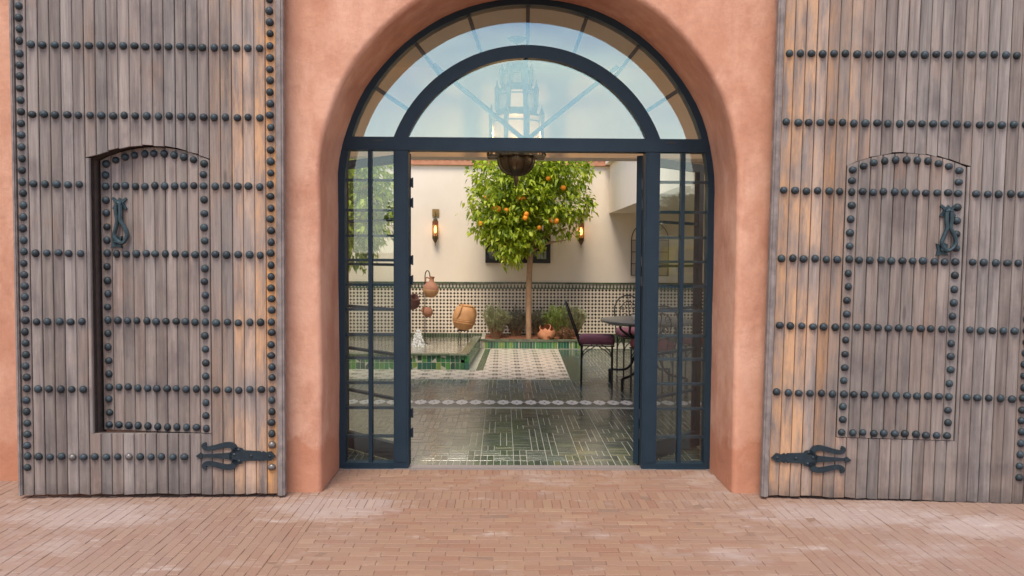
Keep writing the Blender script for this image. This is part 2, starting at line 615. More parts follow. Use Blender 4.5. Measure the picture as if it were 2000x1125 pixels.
m_leaf = leafmat('citrus_leaf', [(.09, .17, .012), (.30, .41, .018), (.47, .57, .030), (.60, .66, .07)])
m_shrub = leafmat('grey_green_needle', [(.24, .27, .14), (.33, .36, .20), (.42, .44, .27)], .2)
m_shrub2 = leafmat('dusky_needle', [(.17, .185, .13), (.24, .25, .17), (.29, .29, .21)], .2)
m_fresh = leafmat('fresh_green_needle', [(.22, .31, .07), (.35, .46, .10), (.28, .35, .14)], .3)
m_redleaf = leafmat('reddish_leaf', [(.16, .06, .03), (.24, .11, .05), (.14, .10, .04)], .2)
m_farleaf = leafmat('street_tree_leaf', [(.05, .085, .018), (.09, .13, .03), (.14, .18, .05)], .3)
m_clay = M('buff_clay', (.58, .34, .17), (.48, .26, .12), rough=.75, ns=9, bs=30, bstr=.3, coord='obj')
m_clay_red = M('red_clay', (.42, .20, .12), (.34, .15, .09), rough=.75, ns=9, bs=30, bstr=.3, coord='obj')
m_clay_ochre = M('ochre_clay', (.56, .30, .13), (.44, .22, .09), rough=.7, ns=7, bs=24, bstr=.35, coord='obj')
m_clay_dark = M('dark_clay', (.16, .075, .06), (.11, .05, .045), rough=.7, ns=9, bs=30, bstr=.3, coord='obj')
m_pot = M('bright_terracotta', (.52, .23, .12), (.42, .17, .08), rough=.8, ns=12, bs=30, bstr=.2)
m_cushion = M('plum_cushion', (.21, .075, .11), (.17, .06, .085), rough=.9, ns=14, bs=120, bstr=.2, coord='obj')
m_cushion_red = M('wine_cushion', (.25, .055, .06), (.19, .04, .045), rough=.9, ns=14, bs=120, bstr=.2, coord='obj')
m_tabletop = M('slate_tabletop', (.17, .165, .15), (.11, .11, .10), rough=.35, ns=16)
m_brass = M('aged_brass', (.16, .115, .06), (.08, .06, .04), rough=.38, metal=.8, ns=16, bs=30, bstr=.15)
m_brass_lt = M('polished_brass', (.55, .36, .15), (.45, .27, .10), rough=.35, metal=.7, ns=14)
m_lglass = M('frosted_lantern_glass', (.07, .063, .05), (.05, .045, .036), rough=.3, ns=12, emis=(1, .62, .30), est=.06)
m_lglow = M('lit_lantern_glass', (.10, .07, .04), rough=.3, emis=(1, .56, .26), est=.26)
m_bulb = M('sconce_flame', (1, .7, .35), rough=.3, emis=(1, .66, .26), est=3.)
m_amber = M('sconce_amber_glass', (.22, .06, .03), rough=.2, emis=(1, .42, .14), est=.03)
m_winglass = M('dark_window_glass', (.028, .034, .036), rough=.06, IOR=1.5)
m_pane_reflection = M('painted_pane_reflection', (.42, .44, .40), (.34, .36, .33), rough=.8, ns=20)  # colour of the painted reflection in the back window
m_black = M('black_paint', (.012, .012, .014), rough=.45)
m_foam = M('fountain_foam', (.85, .86, .84), rough=.35)
m_cup = M('white_china', (.8, .78, .74), rough=.2)
m_shade = M('shaded_niche_plaster', (.50, .42, .34), rough=.9)
m_yellow = M('yellow_paint', (.78, .52, .03), rough=.35)
m_tyre = M('tyre_rubber', (.02, .02, .02), rough=.8)
m_asphalt = M('asphalt', (.055, .053, .05), (.045, .043, .04), rough=.9, ns=3)
m_wallfar = M('whitewashed_wall', (.62, .57, .50), (.55, .50, .43), rough=.9, ns=2)

for mm_, tr_ in ((m_lglass, .5), (m_lglow, .3)):        # frosted glass lets the lamp's light out
    q_ = mm_.node_tree
    t1, t2 = q_.nodes.new('ShaderNodeBsdfTransparent'), q_.nodes.new('ShaderNodeMixShader')
    t1.inputs[0].default_value = (1, .88, .7, 1)
    t2.inputs[0].default_value = tr_
    q_.links.new(q_.nodes['Principled BSDF'].outputs[0], t2.inputs[1])
    q_.links.new(t1.outputs[0], t2.inputs[2])
    q_.links.new(t2.outputs[0], q_.nodes['Material Output'].inputs['Surface'])
# ------------------------------------------------------------------ ground outside
mb = MB()
mb.add([(-90, -120, -.05), (90, -120, -.05), (90, -.36, -.05), (-90, -.36, -.05)], [(0, 1, 2, 3)])
tag(mb.build('ground', m_pave), kind='structure')
mb = MB()
mb.add([(-90, -40, -.044), (90, -40, -.044), (90, -22, -.044), (-90, -22, -.044)], [(0, 1, 2, 3)])
tag(mb.build('road', m_asphalt), kind='structure')

RX, ZC, RFAC = 1.2925, 1.944, 1.2925         # arch half width, spring height
YP, YW, YB = -.559, -.33, .10                # portal face, main face, inner face
pav = MB()
pav.box(-5.6, 5.6, -3.02, .02, -.06, -.0035)
pave = tag(pav.build('brick_pavement', m_mortar), kind='structure')
bricks = []


def rowx(x0, x1, y0, y1, bl, off):
    x = x0 - off * bl
    while x < x1 - .01:
        w = bl * RU(.94, 1.06)
        a, b = max(x, x0), min(x + w, x1)
        if b - a > .02:
            bricks.append((a + .0007, b - .0007, y0 + .0007, y1 - .0007))
        x += w


CX0, CX1 = -1.22, 1.36
y = -.022
rowx(-RX + .004, RX - .004, y - .135, y, .052, .3); y -= .135
k = 0
while y > YP + .03:
    rowx(-RX + .004, RX - .004, y - .0545, y, .156, (k * .37) % 1); y -= .0545; k += 1
ytop = y
for k in range(2):
    rowx(CX0, CX1, y - .157, y, .053, .4 * k); y -= .157
k = 0
while y > -3.0:
    rowx(CX0, CX1, y - .0555, y, .157, (k * .5 + RU(-.08, .08)) % 1); y -= .0555; k += 1
for sx in (-1, 1):
    e0, e1 = (CX1, 5.5) if sx > 0 else (-5.5, CX0)
    x = e0
    k = 0
    while x < e1 - .02:
        w = RU(.050, .055)
        yy = (ytop if abs(x + .03) < 1.75 else YW - .004) + (.157 * .5 if k % 2 else 0)
        lim = ytop if abs(x + .03) < 1.76 else YW - .004
        while yy > -3.0:
            l = .157 * RU(.95, 1.05)
            a, b = yy - l, min(yy, lim)
            if b - a > .02:
                bricks.append((x + .0006, min(x + w, e1) - .0006, a + .0007, b - .0007))
            yy -= l
        x += w
        k += 1
vis = []
for bk in bricks:
    cx, cy = (bk[0] + bk[1]) / 2, (bk[2] + bk[3]) / 2
    d = cy + 5.33
    u, v_ = (cx + .1655 - .0126 * d) / d, (-1.5 + .0444 * d) / d
    vis.append((abs(u) < .66 and v_ > -.372, d))
order = sorted(range(len(bricks)), key=lambda i: (not vis[i][0], vis[i][1]))
ind = set(order[:300])
rest = MB()
for i, (x0, x1, y0, y1) in enumerate(bricks):
    tx, ty, dz = RU(-.02, .02), RU(-.02, .02), RU(-.0025, .0015)
    if random.random() < .06: dz -= .0012
    if i in ind:
        cx, cy = (x0 + x1) / 2, (y0 + y1) / 2
        MB().tile(x0 - cx, x1 - cx, y0 - cy, y1 - cy, -.045, dz, .0022, tx, ty).build('brick', m_brick, pave, loc=(cx, cy, 0))
    else:
        rest.tile(x0, x1, y0, y1, -.045, dz, .0022, tx, ty)
tag(rest.build('brick_field', m_brick, pave), kind='stuff')

# ------------------------------------------------------------------ gatehouse wall with arched portal
HT = 4.0


def arch_pts(r, zb=0.0, n=40, ns=14):
    """arch contour from the foot at -r up, over and down to +r"""
    P = [(-r, zb + (ZC - zb) * i / ns) for i in range(ns)]
    P += [(-r * cos(pi * i / n), ZC + r * sin(pi * i / n)) for i in range(n + 1)]
    P += [(r, ZC + (zb - ZC) * (i + 1) / ns) for i in range(ns)]
    return P


def outer_pts(P, xw, zt):
    Q = []
    for x, z in P:
        if z <= ZC + 1e-6:
            Q.append((xw if x > 0 else -xw, z))
        else:
            a = atan2(z - ZC, x)
            s = min(xw / max(abs(cos(a)), 1e-6), (zt - ZC) / max(sin(a), 1e-6))
            Q.append((s * cos(a), ZC + s * sin(a)))
    return Q


PW = 1.78
mb = MB()
rr = .034
prof = [(rr * (1 - sin(a)), YP + rr * (1 - cos(a))) for a in [pi / 2 * i / 5 for i in range(6)]]
lay = []
base = arch_pts(RX, -.05)
wob = [RU(-.006, .006) for _ in base]
wob = [(wob[i - 1] + wob[i] + wob[(i + 1) % len(wob)]) / 3 for i in range(len(wob))]


def off(P, d):
    o = []
    for i, (x, z) in enumerate(P):
        dd = d + wob[i]
        if z <= ZC + 1e-6:
            o.append((x + (dd if x > 0 else -dd), z))
        else:
            a = atan2(z - ZC, x)
            o.append((x + dd * cos(a), z + dd * sin(a)))
    return o


lay.append([(x, YP, z) for x, z in outer_pts(base, PW, HT)])
for t_ in (.6, .3, .1):
    A = off(base, rr)
    O = outer_pts(base, PW, HT)
    lay.append([(a[0] + (o[0] - a[0]) * t_, YP, a[1] + (o[1] - a[1]) * t_) for a, o in zip(A, O)])
for r_, y_ in prof:
    lay.append([(x, y_, z) for x, z in off(base, r_)])
for y_ in (-.40, -.25, -.12, YB):
    lay.append([(x, y_, z) for x, z in off(base, 0 if y_ < -.1 else -.0)])
lay.append([(x, YB, z) for x, z in outer_pts(base, PW, HT)])
n = len(base)
vs = [p for l in lay for p in l]
fs = []
for i in range(len(lay) - 1):
    for j in range(n - 1):
        fs.append((i * n + j, i * n + j + 1, (i + 1) * n + j + 1, (i + 1) * n + j))
mb.add(vs, fs)
mb.box(-PW, PW, YP, YB, HT, HT + .3)
for s in (-1, 1):      # flanks of the projecting portal and the plain wall beyond
    mb.add([(s * PW, YP, -.05), (s * PW, YW, -.05), (s * PW, YW, HT), (s * PW, YP, HT)], [(0, 1, 2, 3)])
    a, b = sorted((s * PW, s * 9))
    mb.box(a, b, YW, YB, -.05, HT + .3)
wall = mb.build('gatehouse_wall', m_terra, smooth=40)
tag(wall, 'terracotta plastered wall with the big round-arched portal', 'wall')

# ------------------------------------------------------------------ glazed steel entrance
ent = thing('glazed_entrance', 'navy steel arched entrance screen with fanlight and glazed side lights', 'entrance')
mb = MB()
mb.band(arch_pts(RX + .012, 0), arch_pts(RX - .044, 0), -.030, .055, XYZ)
mb.build('outer_frame', m_navy, ent, smooth=40)
mb = MB()
mb.box(-1.24, 1.24, -.034, .058, 2.203, 2.293)
mb.box(-1.24, 1.24, -.040, -.034, 2.2035, 2.212)
mb.build('transom', m_navy, ent)
for x in (-1.015, .985):
    MB().box(x - .03, x + .03, -.0375, -.034, 2.262, 2.272).build('drain_slot', m_black, ent)


def arc(r, a0, a1, n=32):
    return [(r * cos(a0 + (a1 - a0) * i / n), ZC + r * sin(a0 + (a1 - a0) * i / n)) for i in range(n + 1)]


def aa(r, z=2.290):
    return math.asin((z - ZC) / r)


mb = MB()
Ao, Ai = arc(.977, aa(.977), pi - aa(.977), 44), arc(.889, aa(.889), pi - aa(.889), 44)
mb.band(Ao, Ai, -.032, .055, XYZ)
mb.build('fanlight_ring', m_navy, ent, smooth=40)
for s in (-1, 1):
    a, b = sorted((s * .812, s * .914))
    mb = MB().box(a, b, -.032, .06, .0, 2.2035)
    mb.box(a + .012, b - .012, -.036, -.032, .05, 2.2)
    mb.build('door_post', m_navy, ent)
    a, b = sorted((s * .914, s * 1.262))
    MB().box(a, b, -.031, .05, .0, .044).box(a, b, -.042, -.031, 0, .018).build('sill', m_navy, ent)
    a, b = sorted((s * 1.0645, s * 1.0895))
    MB().box(a, b, -.026, .045, .044, 2.2035).build('mullion', m_navy, ent)
HZ = [2.002, 1.795, 1.619, 1.451, 1.280, 1.108, .933, .769, .596, .420, .221]
edges = [2.2035] + HZ + [.044]
for s in (-1, 1):
    for (a, b) in ((.914, 1.0645), (1.0895, 1.262)):
        x0, x1 = sorted((s * a, s * b))
        bar = MB().box(x0, x1, .004, .034, -.0095, .0095).mesh('glazing_bar', m_navy)
        for z in HZ:
            inst('glazing_bar', bar, ent, (0, 0, z))
        for zt, zb in zip(edges, edges[1:]):
            MB().box(x0, x1, -.005, .001, zb + .0005, zt - .0005).build('pane', m_sideglass, ent)
# fanlight: panes in front, slender bars behind them
AN = [0, 18.9, -18.9, 37.7, -37.7, 56.5, -56.5]
for d in AN:
    a = pi / 2 - radians(d)
    w = .013
    p0, p1 = .96, 1.262
    c, s_ = cos(a), sin(a)
    mb = MB().prism([(p0 * c - w * s_, ZC + p0 * s_ + w * c), (p1 * c - w * s_, ZC + p1 * s_ + w * c), (p1 * c + w * s_, ZC + p1 * s_ - w * c),
                     (p0 * c + w * s_, ZC + p0 * s_ - w * c)], .005, .035, XYZ)
    mb.build('glazing_bar', m_navy_dark, ent)
ang = [pi - aa(1.27)] + [pi / 2 + radians(d) for d in (56.5, 37.7, 18.9, 0, -18.9, -37.7, -56.5)] + [aa(1.27)]
for a0, a1 in zip(ang, ang[1:]):
    A, B = arc(1.262, a0, a1 + .0006, 8), arc(.955, a0, a1 + .0006, 8)
    MB().band(A, B, -.005, .001, XYZ).build('pane', m_glass, ent)
zt = 2.29
for sl in (0, radians(51), -radians(51)):
    c, s_ = sin(sl), cos(sl)
    ox = .012 * (1 if sl > 0 else -1 if sl < 0 else 0) - .012
    l = 0.62 if sl == 0 else .80
    w = .014
    mb = MB().prism([(ox - w * s_, zt + w * c), (ox + l * c - w * s_, zt + l * s_ + w * c), (ox + l * c + w * s_, zt + l * s_ - w * c),
                     (ox + w * s_, zt - w * c)], .005, .035, XYZ)
    mb.build('glazing_bar', m_navy_dark, ent)
cuts = [0, radians(39), radians(90), radians(141), pi]


def fanpt(th):
    """hit of a ray from the fan centre on the ring's inner radius"""
    c, s_ = cos(th), sin(th)
    oz = zt - .01 - ZC
    r = .90
    b = oz * s_
    tt = -b + sqrt(b * b - oz * oz + r * r)
    return (tt * c, ZC + oz + tt * s_)


for t0, t1 in zip(cuts, cuts[1:]):
    P = [(0, zt - .01)] + [fanpt(t0 + (t1 - t0 - .0006) * i / 14) for i in range(15)]
    MB().prism(P, -.005, .001, XYZ).build('pane', m_glass, ent)
MB().box(-.812, .812, -.026, .045, .0, .008).box(-1.29, 1.29, -.05, -.031, -.005, .004).build('threshold', m_strip, ent)
# the two glazed leaves, folded back behind the side lights
for s in (-1, 1):
    leaf = bpy.data.objects.new('door_leaf', None)
    COL.objects.link(leaf)
    leaf.parent = ent
    leaf.location = (s * .806, .066, .012)
    leaf.rotation_euler = (0, 0, radians(180 - 43) if s < 0 else radians(43))
    lf = MB()
    LW, LH = .79, 2.18
    lf.box(0, .06, 0, .045, 0, LH).box(LW - .06, LW, 0, .045, 0, LH).box(.06, LW - .06, .001, .044, 0, .125).box(.06, LW - .06, .001, .044, LH - .06, LH)
    lf.build('leaf_frame', m_navy, leaf)
    zz = [.125, .445, .765, 1.085, 1.405, 1.725, LH - .06]
    bar = MB().box(.06, LW - .06, .006, .038, -.010, .010).mesh('leaf_bar', m_navy)
    for z in zz[1:-1]:
        inst('leaf_bar', bar, leaf, (0, 0, z))
    for z0, z1 in zip(zz, zz[1:]):
        MB().box(.058, LW - .058, .020, .025, z0, z1).build('leaf_pane', m_leafglass, leaf)
    for z in (.22, .36, 1.30, 1.44, 1.84, 1.98):
        MB().tube([(-.002, -.012, z - .035), (-.002, -.012, z + .035)], .006, 8).box(-.006, .02, -.004, .0, z - .03, z + .03).build('hinge', m_navy_dark, leaf)

# ------------------------------------------------------------------ plank gates
GH = 3.42
stud_me = MB().lathe([(.0235, 0), (.0225, .008), (.0175, .0165), (.009, .0215), (0, .0235)], 12).mesh('stud', m_stud, 60)
stud_bare = MB().lathe([(.0235, 0), (.0225, .008), (.0175, .0165), (.009, .0215), (0, .0235)], 12).mesh('stud', m_bare, 60)


def plank(u0, u1, bl, br, tl, tr, fs, th=.022, c=.004):
    cx = (u0 + u1) / 2
    w = (u1 - u0) / 2 - RU(.0008, .0026)
    X = [-w, -w, -w + c, w - c, w, w]
    Y = [-th * fs, -c * fs, 0, 0, -c * fs, -th * fs]
    lo = lambda x: bl + (br - bl) * (x + w) / (2 * w)
    hi = lambda x: tl + (tr - tl) * (x + w) / (2 * w)
    mb_ = MB()
    mb_.add([(x, y_, lo(x)) for x, y_ in zip(X, Y)] + [(x, y_, hi(x)) for x, y_ in zip(X, Y)],
            [tuple(range(6)), tuple(range(6, 12))] + [(i, (i + 1) % 6, 6 + (i + 1) % 6, 6 + i) for i in range(6)])
    return cx, mb_


WU0, WU1, WB, WT, WRISE = .440, 1.150, .393, 2.053, .080


def warch(u):
    x = (u - (WU0 + WU1) / 2) / ((WU1 - WU0) / 2)
    return WT + WRISE * max(0, 1 - x * x)


def ribbon(mb_, path, ws, d0, d1):
    P = [Vector(p) for p in path]
    A, B = [], []
    for i, p in enumerate(P):
        t = (P[min(i + 1, len(P) - 1)] - P[max(i - 1, 0)]).normalized()
        nrm = Vector((-t.y, t.x))
        A.append(tuple(p + nrm * ws[i]))
        B.append(tuple(p - nrm * ws[i]))
    mb_.band(A, B, d0, d1, XYZ)


def curve(pts, k=5):
    """catmull-rom through pts"""
    P = [Vector(p) for p in pts]
    o = []
    for i in range(len(P) - 1):
        p0, p1, p2, p3 = P[max(i - 1, 0)], P[i], P[i + 1], P[min(i + 2, len(P) - 1)]
        for j in range(k):
            t = j / k
            o.append(.5 * ((2 * p1) + (p2 - p0) * t + (2 * p0 - 5 * p1 + 4 * p2 - p3) * t * t + (3 * p1 - p0 - 3 * p2 + p3) * t ** 3))
    o.append(P[-1])
    return o


def gate(s, hx, hy, ang_, tilt, open_deg, label, wlabel):
    fs = 1 if s < 0 else -1
    A = Vector((s * cos(ang_), -sin(ang_), 0))
    Z = Vector((0, 0, 1))
    X_ = A * cos(tilt) + Z * sin(tilt)
    Z_ = Z * cos(tilt) - A * sin(tilt)
    Y_ = Z_.cross(X_)
    g = thing('plank_gate', label, 'gate', group='studded plank gates beside the portal')
    mw = Matrix((X_, Y_, Z_)).transposed().to_4x4()
    mw.translation = Vector((hx, hy, 0.0))
    g.matrix_world = mw
    Wd = 1.592 if s < 0 else 1.572
    z0 = .022
    left = s < 0
    ua = .108 if left else .041
    nb = 21 if left else 22
    pw = .06655
    ub = ua + nb * pw
    cols = ([(.043, ua)] if left else []) + [(ua + pw * i, ua + pw * (i + 1)) for i in range(nb)] + [(ub, ub + .066)]

    def warm(u):
        w_ = max(0, 1 - u / (.46 if left else .62))
        return w_ ** .7 * RU(.6, 1.1) + (.12 if random.random() < .2 else 0) * RU(0, 1)

    full = {}
    for (u0, u1) in cols:
        segs = []
        if u1 <= WU0 + .004 or u0 >= WU1 - .004:
            segs = [(z0, z0, GH, GH)]
        else:
            c0, c1 = max(u0, WU0), min(u1, WU1)
            segs = [(z0, z0, WB, WB), (warch(u0), warch(u1), GH, GH)]
        wv = warm((u0 + u1) / 2)
        for sg in segs:
            if len(segs) == 2 and (u0 < WU0 - .004 or u1 > WU1 + .004):
                # plank straddling the wicket's edge: the outer sliver runs through
                pass
            cx, pm = plank(u0, u1, sg[0] + RU(-.004, .006), sg[1] + RU(-.004, .006), sg[2], sg[3], fs)
            o = pm.build('plank', m_wood, g, loc=(cx, RU(-.0012, .0012), 0))
            o['warm'] = wv
    # straddling planks: fill beside the wicket
    for (u0, u1) in cols:
        for e, side in ((WU0, 0), (WU1, 1)):
            if u0 < e - .004 and u1 > e + .004:
                a, b = (u0, e) if side == 0 else (e, u1)
                cx, pm = plank(a, b, WB + .001, WB + .001, WT, WT, fs)
                o = pm.build('plank', m_wood, g, loc=(cx, 0, 0))
                o['warm'] = warm((u0 + u1) / 2)
    # frame behind the planks, open where the wicket sits
    yb0, yb1 = sorted((-.0225 * fs, -.066 * fs))
    mb = MB()
    um = Wd - .012
    mb.box(.012, WU0 - .003, yb0, yb1, z0 + .01, GH - .01).box(WU1 + .003, um, yb0, yb1, z0 + .01, GH - .01)
    mb.box(WU0 - .003, WU1 + .003, yb0, yb1, z0 + .01, WB - .003)
    A_ = [(WU0 - .003 + (WU1 - WU0 + .006) * i / 16, warch(WU0 + (WU1 - WU0) * i / 16) + .003) for i in range(17)]
    mb.band(A_, [(a, GH - .01) for a, _ in A_], yb0, yb1, XYZ)
    yj0, yj1 = sorted((-.0225 * fs, (-.17 if left else -.07) * fs))
    mb.box(WU1 + .003, WU1 + .06, yj0, yj1, WB - .05, WT + .03)
    mb.band(A_, [(a, b + .05) for a, b in A_], yj0, yj1, XYZ)
    mb.build('gate_frame', m_wood_dark, g)
    ym0, ym1 = sorted((-.03 * fs, .012 * fs))
    for a, b in ((0.0, .0425 if left else .0395), (ub + .0665, Wd)):
        mm = MB().box(a, b, ym0, ym1, z0 - .006, GH)
        y2, y3 = sorted((.012 * fs, .019 * fs))
        q = (b - a) * .28
        mm.box(a + q, b - q, y2, y3, z0 - .006, GH)
        mm.build('edge_moulding', m_mould, g)

    def stud(u, z, par=g, bare=False, hide=False):
        o = inst('stud', stud_bare if bare else stud_me, par, (u + RU(-.003, .003), .0005 * fs, z + RU(-.003, .003)),
                 (-pi / 2 * fs + RU(-.07, .07), RU(0, 6) * 0 , RU(-.07, .07)), tuple(RU(.90, 1.06) for _ in range(3)))
        return o
    rows = [.253 + .4103 * k for k in range(8)]
    ucol = ub + .033
    pitch = .0688
    z = .186
    while z < 3.05:
        stud(ucol, z)
        if left and not .235 < z < .28:
            stud(.078, z, bare=z < .35)
        z += pitch
    us = [ua + pw * (i + .5) for i in range(nb)]
    for k, zr in enumerate(rows[:7]):
        for i, u in enumerate(us):
            if k == 0:
                if not left or u < .545: continue
                stud(u, zr, bare=i in (17, 12))
            elif k < 5 and WU0 - .02 < u < WU1 + .02:
                continue
            else:
                stud(u, zr)
    # wicket door
    wd = bpy.data.objects.new('wicket_door', None)
    COL.objects.link(wd)
    wd.parent = g
    wd['label'] = wlabel
    wd.location = (WU0, -.0005 * fs, 0)
    wd.rotation_euler = (0, 0, -fs * radians(open_deg))
    ww = WU1 - WU0
    gp = .004
    nP = 10 if left else 10
    q = (ww - 2 * gp) / nP
    for i in range(nP):
        a, b = gp + q * i, gp + q * (i + 1)
        cx, pm = plank(a, b, WB + gp, WB + gp, warch(WU0 + a) - gp, warch(WU0 + b) - gp, fs)
        o = pm.build('plank', m_wood, wd, loc=(cx, RU(-.001, .001), 0))
        o['warm'] = RU(0, .12)
    A_ = [(gp + (ww - 2 * gp) * i / 16, warch(WU0 + gp + (ww - 2 * gp) * i / 16) - gp - .002) for i in range(17)]
    MB().band(A_, [(a, WB + gp) for a, _ in A_], yb0, yb1, XYZ).build('wicket_back', m_wood_dark, wd)
    us = [.036 + (ww - .082) * i / 10 for i in range(11)]
    ur, ul = us[0], us[-1]
    for i, u in enumerate(us):
        stud(u, warch(WU0 + u) - .042, wd)
        stud(u, .428, wd)
        for k in (1, 2, 3, 4):
            stud(u, rows[k], wd)
    for k in range(1, 5):
        za, zb = rows[k], (rows[k + 1] if k < 4 else warch(WU0 + ur) - .042)
        nn = 5 if k < 4 else 2
        for j in range(1, nn):
            for u in (ur, ul):
                stud(u, za + (zb - za) * j / nn, wd)
    for j in (1, 2):
        for u in (ur, ul):
            stud(u, .428 + (rows[1] - .428) * j / 3, wd)
    # knocker: fishtail plates and a pear-shaped drop ring
    ku, kv = (.575 if left else .605), 1.79
    f = lambda u, v, d: (u, d * fs, v)
    kb = MB()
    petals = [(-.042, .022), (-.034, .030), (-.012, .014), (0, .028), (.012, .014), (.036, .032), (.042, .022), (.022, .002),
              (.040, -.026), (.030, -.034), (.012, -.016), (0, -.03), (-.012, -.016), (-.034, -.034), (-.042, -.026), (-.022, .002)]
    kb.prism([(ku + a * 1.15, kv + b * 1.2) for a, b in petals], .001, .013, f)
    kb.lathe([(.016, 0), (.014, .012), (.006, .020), (0, .022)], 10, (ku, .011 * fs, kv), Matrix.Rotation(-pi / 2 * fs, 3, 'X'))
    sw = -.012 if left else .008
    loop = [(ku - .014, kv - .01), (ku - .015, kv - .06), (ku - .012 + sw * .3, kv - .105), (ku - .034 + sw, kv - .155), (ku - .044 + sw, kv - .195),
            (ku - .022 + sw, kv - .235), (ku + .008 + sw, kv - .236), (ku + .038 + sw, kv - .200), (ku + .030 + sw, kv - .155), (ku + .010 + sw * .3, kv - .105),
            (ku + .014, kv - .06), (ku + .013, kv - .01)]
    kb.tube([f(a, b, .024) for a, b in curve([(p[0], p[1]) for p in loop], 4)], .0125, 7)
    kb.tube([f(ku - .02, kv - .005, .02), f(ku + .02, kv - .005, .02)], .011, 7)
    sx_ = .022 if left else -.026
    kb.prism([(ku + sx_ + a, kv - .235 + b * 1.15) for a, b in ((-.036, .032), (-.012, .024), (.012, .036), (.034, .028), (.026, 0), (.036, -.030), (0, -.026), (-.034, -.032), (-.026, 0))],
             .001, .014, f)
    kb.lathe([(.015, 0), (.013, .012), (0, .02)], 10, (ku + sx_, .013 * fs, kv - .235), Matrix.Rotation(-pi / 2 * fs, 3, 'X'))
    kb.build('door_knocker', m_teal, wd, smooth=40)
    # strap hinge with three prongs
    h = MB()
    f2 = lambda px, py: (.054 + (1380 - px) / 2586, .259 - (py - 340) / 2586)
    outl = [(1380, 345), (1310, 268), (1250, 275), (1235, 290), (1180, 262), (1160, 285), (1130, 262), (1100, 262), (880, 250), (850, 215), (760, 200),
            (700, 250), (660, 290), (660, 390), (700, 440), (760, 478), (850, 462), (880, 420), (1100, 412), (1130, 425), (1160, 398), (1180, 425), (1235, 400), (1250, 415), (1310, 412)]
    d0, d1 = sorted((.002 * fs, .012 * fs))
    h.prism([f2(*p) for p in outl], d0, d1, XYZ)
    mid = [(700, 340), (540, 340), (400, 338), (290, 336), (240, 336)]
    ribbon(h, [f2(*p) for p in mid], [.022, .016, .012, .009, .008], d0, d1)
    h.prism([f2(*p) for p in ((260, 336), (210, 285), (135, 340), (210, 388))], d0, d1 , XYZ)
    for sg in (1, -1):
        pts = [(760, 340 - 60 * sg), (720, 340 - 150 * sg), (640, 340 - 178 * sg), (520, 340 - 158 * sg), (400, 340 - 128 * sg), (310, 340 - 118 * sg), (262, 340 - 145 * sg), (262, 340 - 180 * sg), (300, 340 - 198 * sg)]
        cv = curve([f2(*p) for p in pts], 4)
        k_ = len(cv)
        ribbon(h, cv, [.020 * (1 - .55 * i / k_) for i in range(k_)], d0, d1)
    hinge = h.build('strap_hinge', m_iron, g)
    for p in ((735, 315), (805, 238), (815, 418), (1290, 340), (1000, 338)):
        u, v = f2(*p)
        MB().lathe([(.009, 0), (.008, .004), (0, .007)], 8).build('rivet', m_stud, hinge, 60, loc=(u, .012 * fs, v), rot=(-pi / 2 * fs, 0, 0))
    return g


gate(-1, -1.4894, -.66, .0225, .0027, 8.5, 'grey plank gate leaf whose wicket door is pushed slightly inward', 'arched wicket door standing slightly ajar')
gate(1, 1.438, -.66, .0608, -.0145, 0, 'orange-streaked plank gate leaf with its wicket door shut flush', 'arched wicket door closed flush')

# ------------------------------------------------------------------ courtyard floor
YBK = 7.7
mb = MB()
mb.box(-4.6, 4.45, .03, YBK + .4, -.2, -.0014)
floor = tag(mb.build('courtyard_floor', m_grout), kind='structure')
tiles = []
TW, TL = .0484, .145


def inside_free(x, y):
    if y < 3.80 and not 2.20 < y < 2.56: return True
    if y >= 3.80:
        xr = .645 + (y - 3.86) * .024
        return x > xr + .02
    return False


COLW = 5 * TW
x = -3.0 + .02
ci = 0
while x < 3.4:
    yy = .045
    # header course by the threshold
    for i in range(5):
        tiles.append((x + i * TW, x + (i + 1) * TW, yy, yy + TL))
    yy += TL
    r_ = ci % 2
    while yy < YBK - .9:
        if inside_free(x + COLW / 2, yy + .07) and inside_free(x + COLW / 2, yy + .14) and inside_free(x, yy + .07):
            if random.random() < .5:
                for i in range(2): tiles.append((x + i * TW, x + (i + 1) * TW, yy, yy + TL))
                for i in range(3): tiles.append((x + 2 * TW, x + 5 * TW, yy + i * TW, yy + (i + 1) * TW))
            else:
                for i in range(3): tiles.append((x, x + 3 * TW, yy + i * TW, yy + (i + 1) * TW))
                for i in range(3, 5): tiles.append((x + i * TW, x + (i + 1) * TW, yy, yy + TL))
            yy += TL
        else:
            yy += .02
        r_ += 1
    x += COLW
    ci += 1
sel = sorted([i for i, t in enumerate(tiles) if abs((t[0] + t[1]) / 2) < .95], key=lambda i: tiles[i][2])
ind = set(sel[:300])
rest = MB()
for i, (x0, x1, y0, y1) in enumerate(tiles):
    j = .0024
    tx, ty = RU(-.010, .010), RU(-.010, .010)
    dz = RU(-.0006, .0006)
    if i in ind:
        cx, cy = (x0 + x1) / 2, (y0 + y1) / 2
        MB().tile(x0 - cx + j * .8, x1 - cx - j * .8, y0 - cy + j, y1 - cy - j, -.012, dz, .0012, tx, ty).build('floor_tile', m_tile, floor, loc=(cx, cy, 0))
    else:
        rest.tile(x0 + j * .8, x1 - j * .8, y0 + j, y1 - j, -.012, dz, .0012, tx, ty)
tag(rest.build('floor_tile_field', m_tile, floor), kind='stuff')
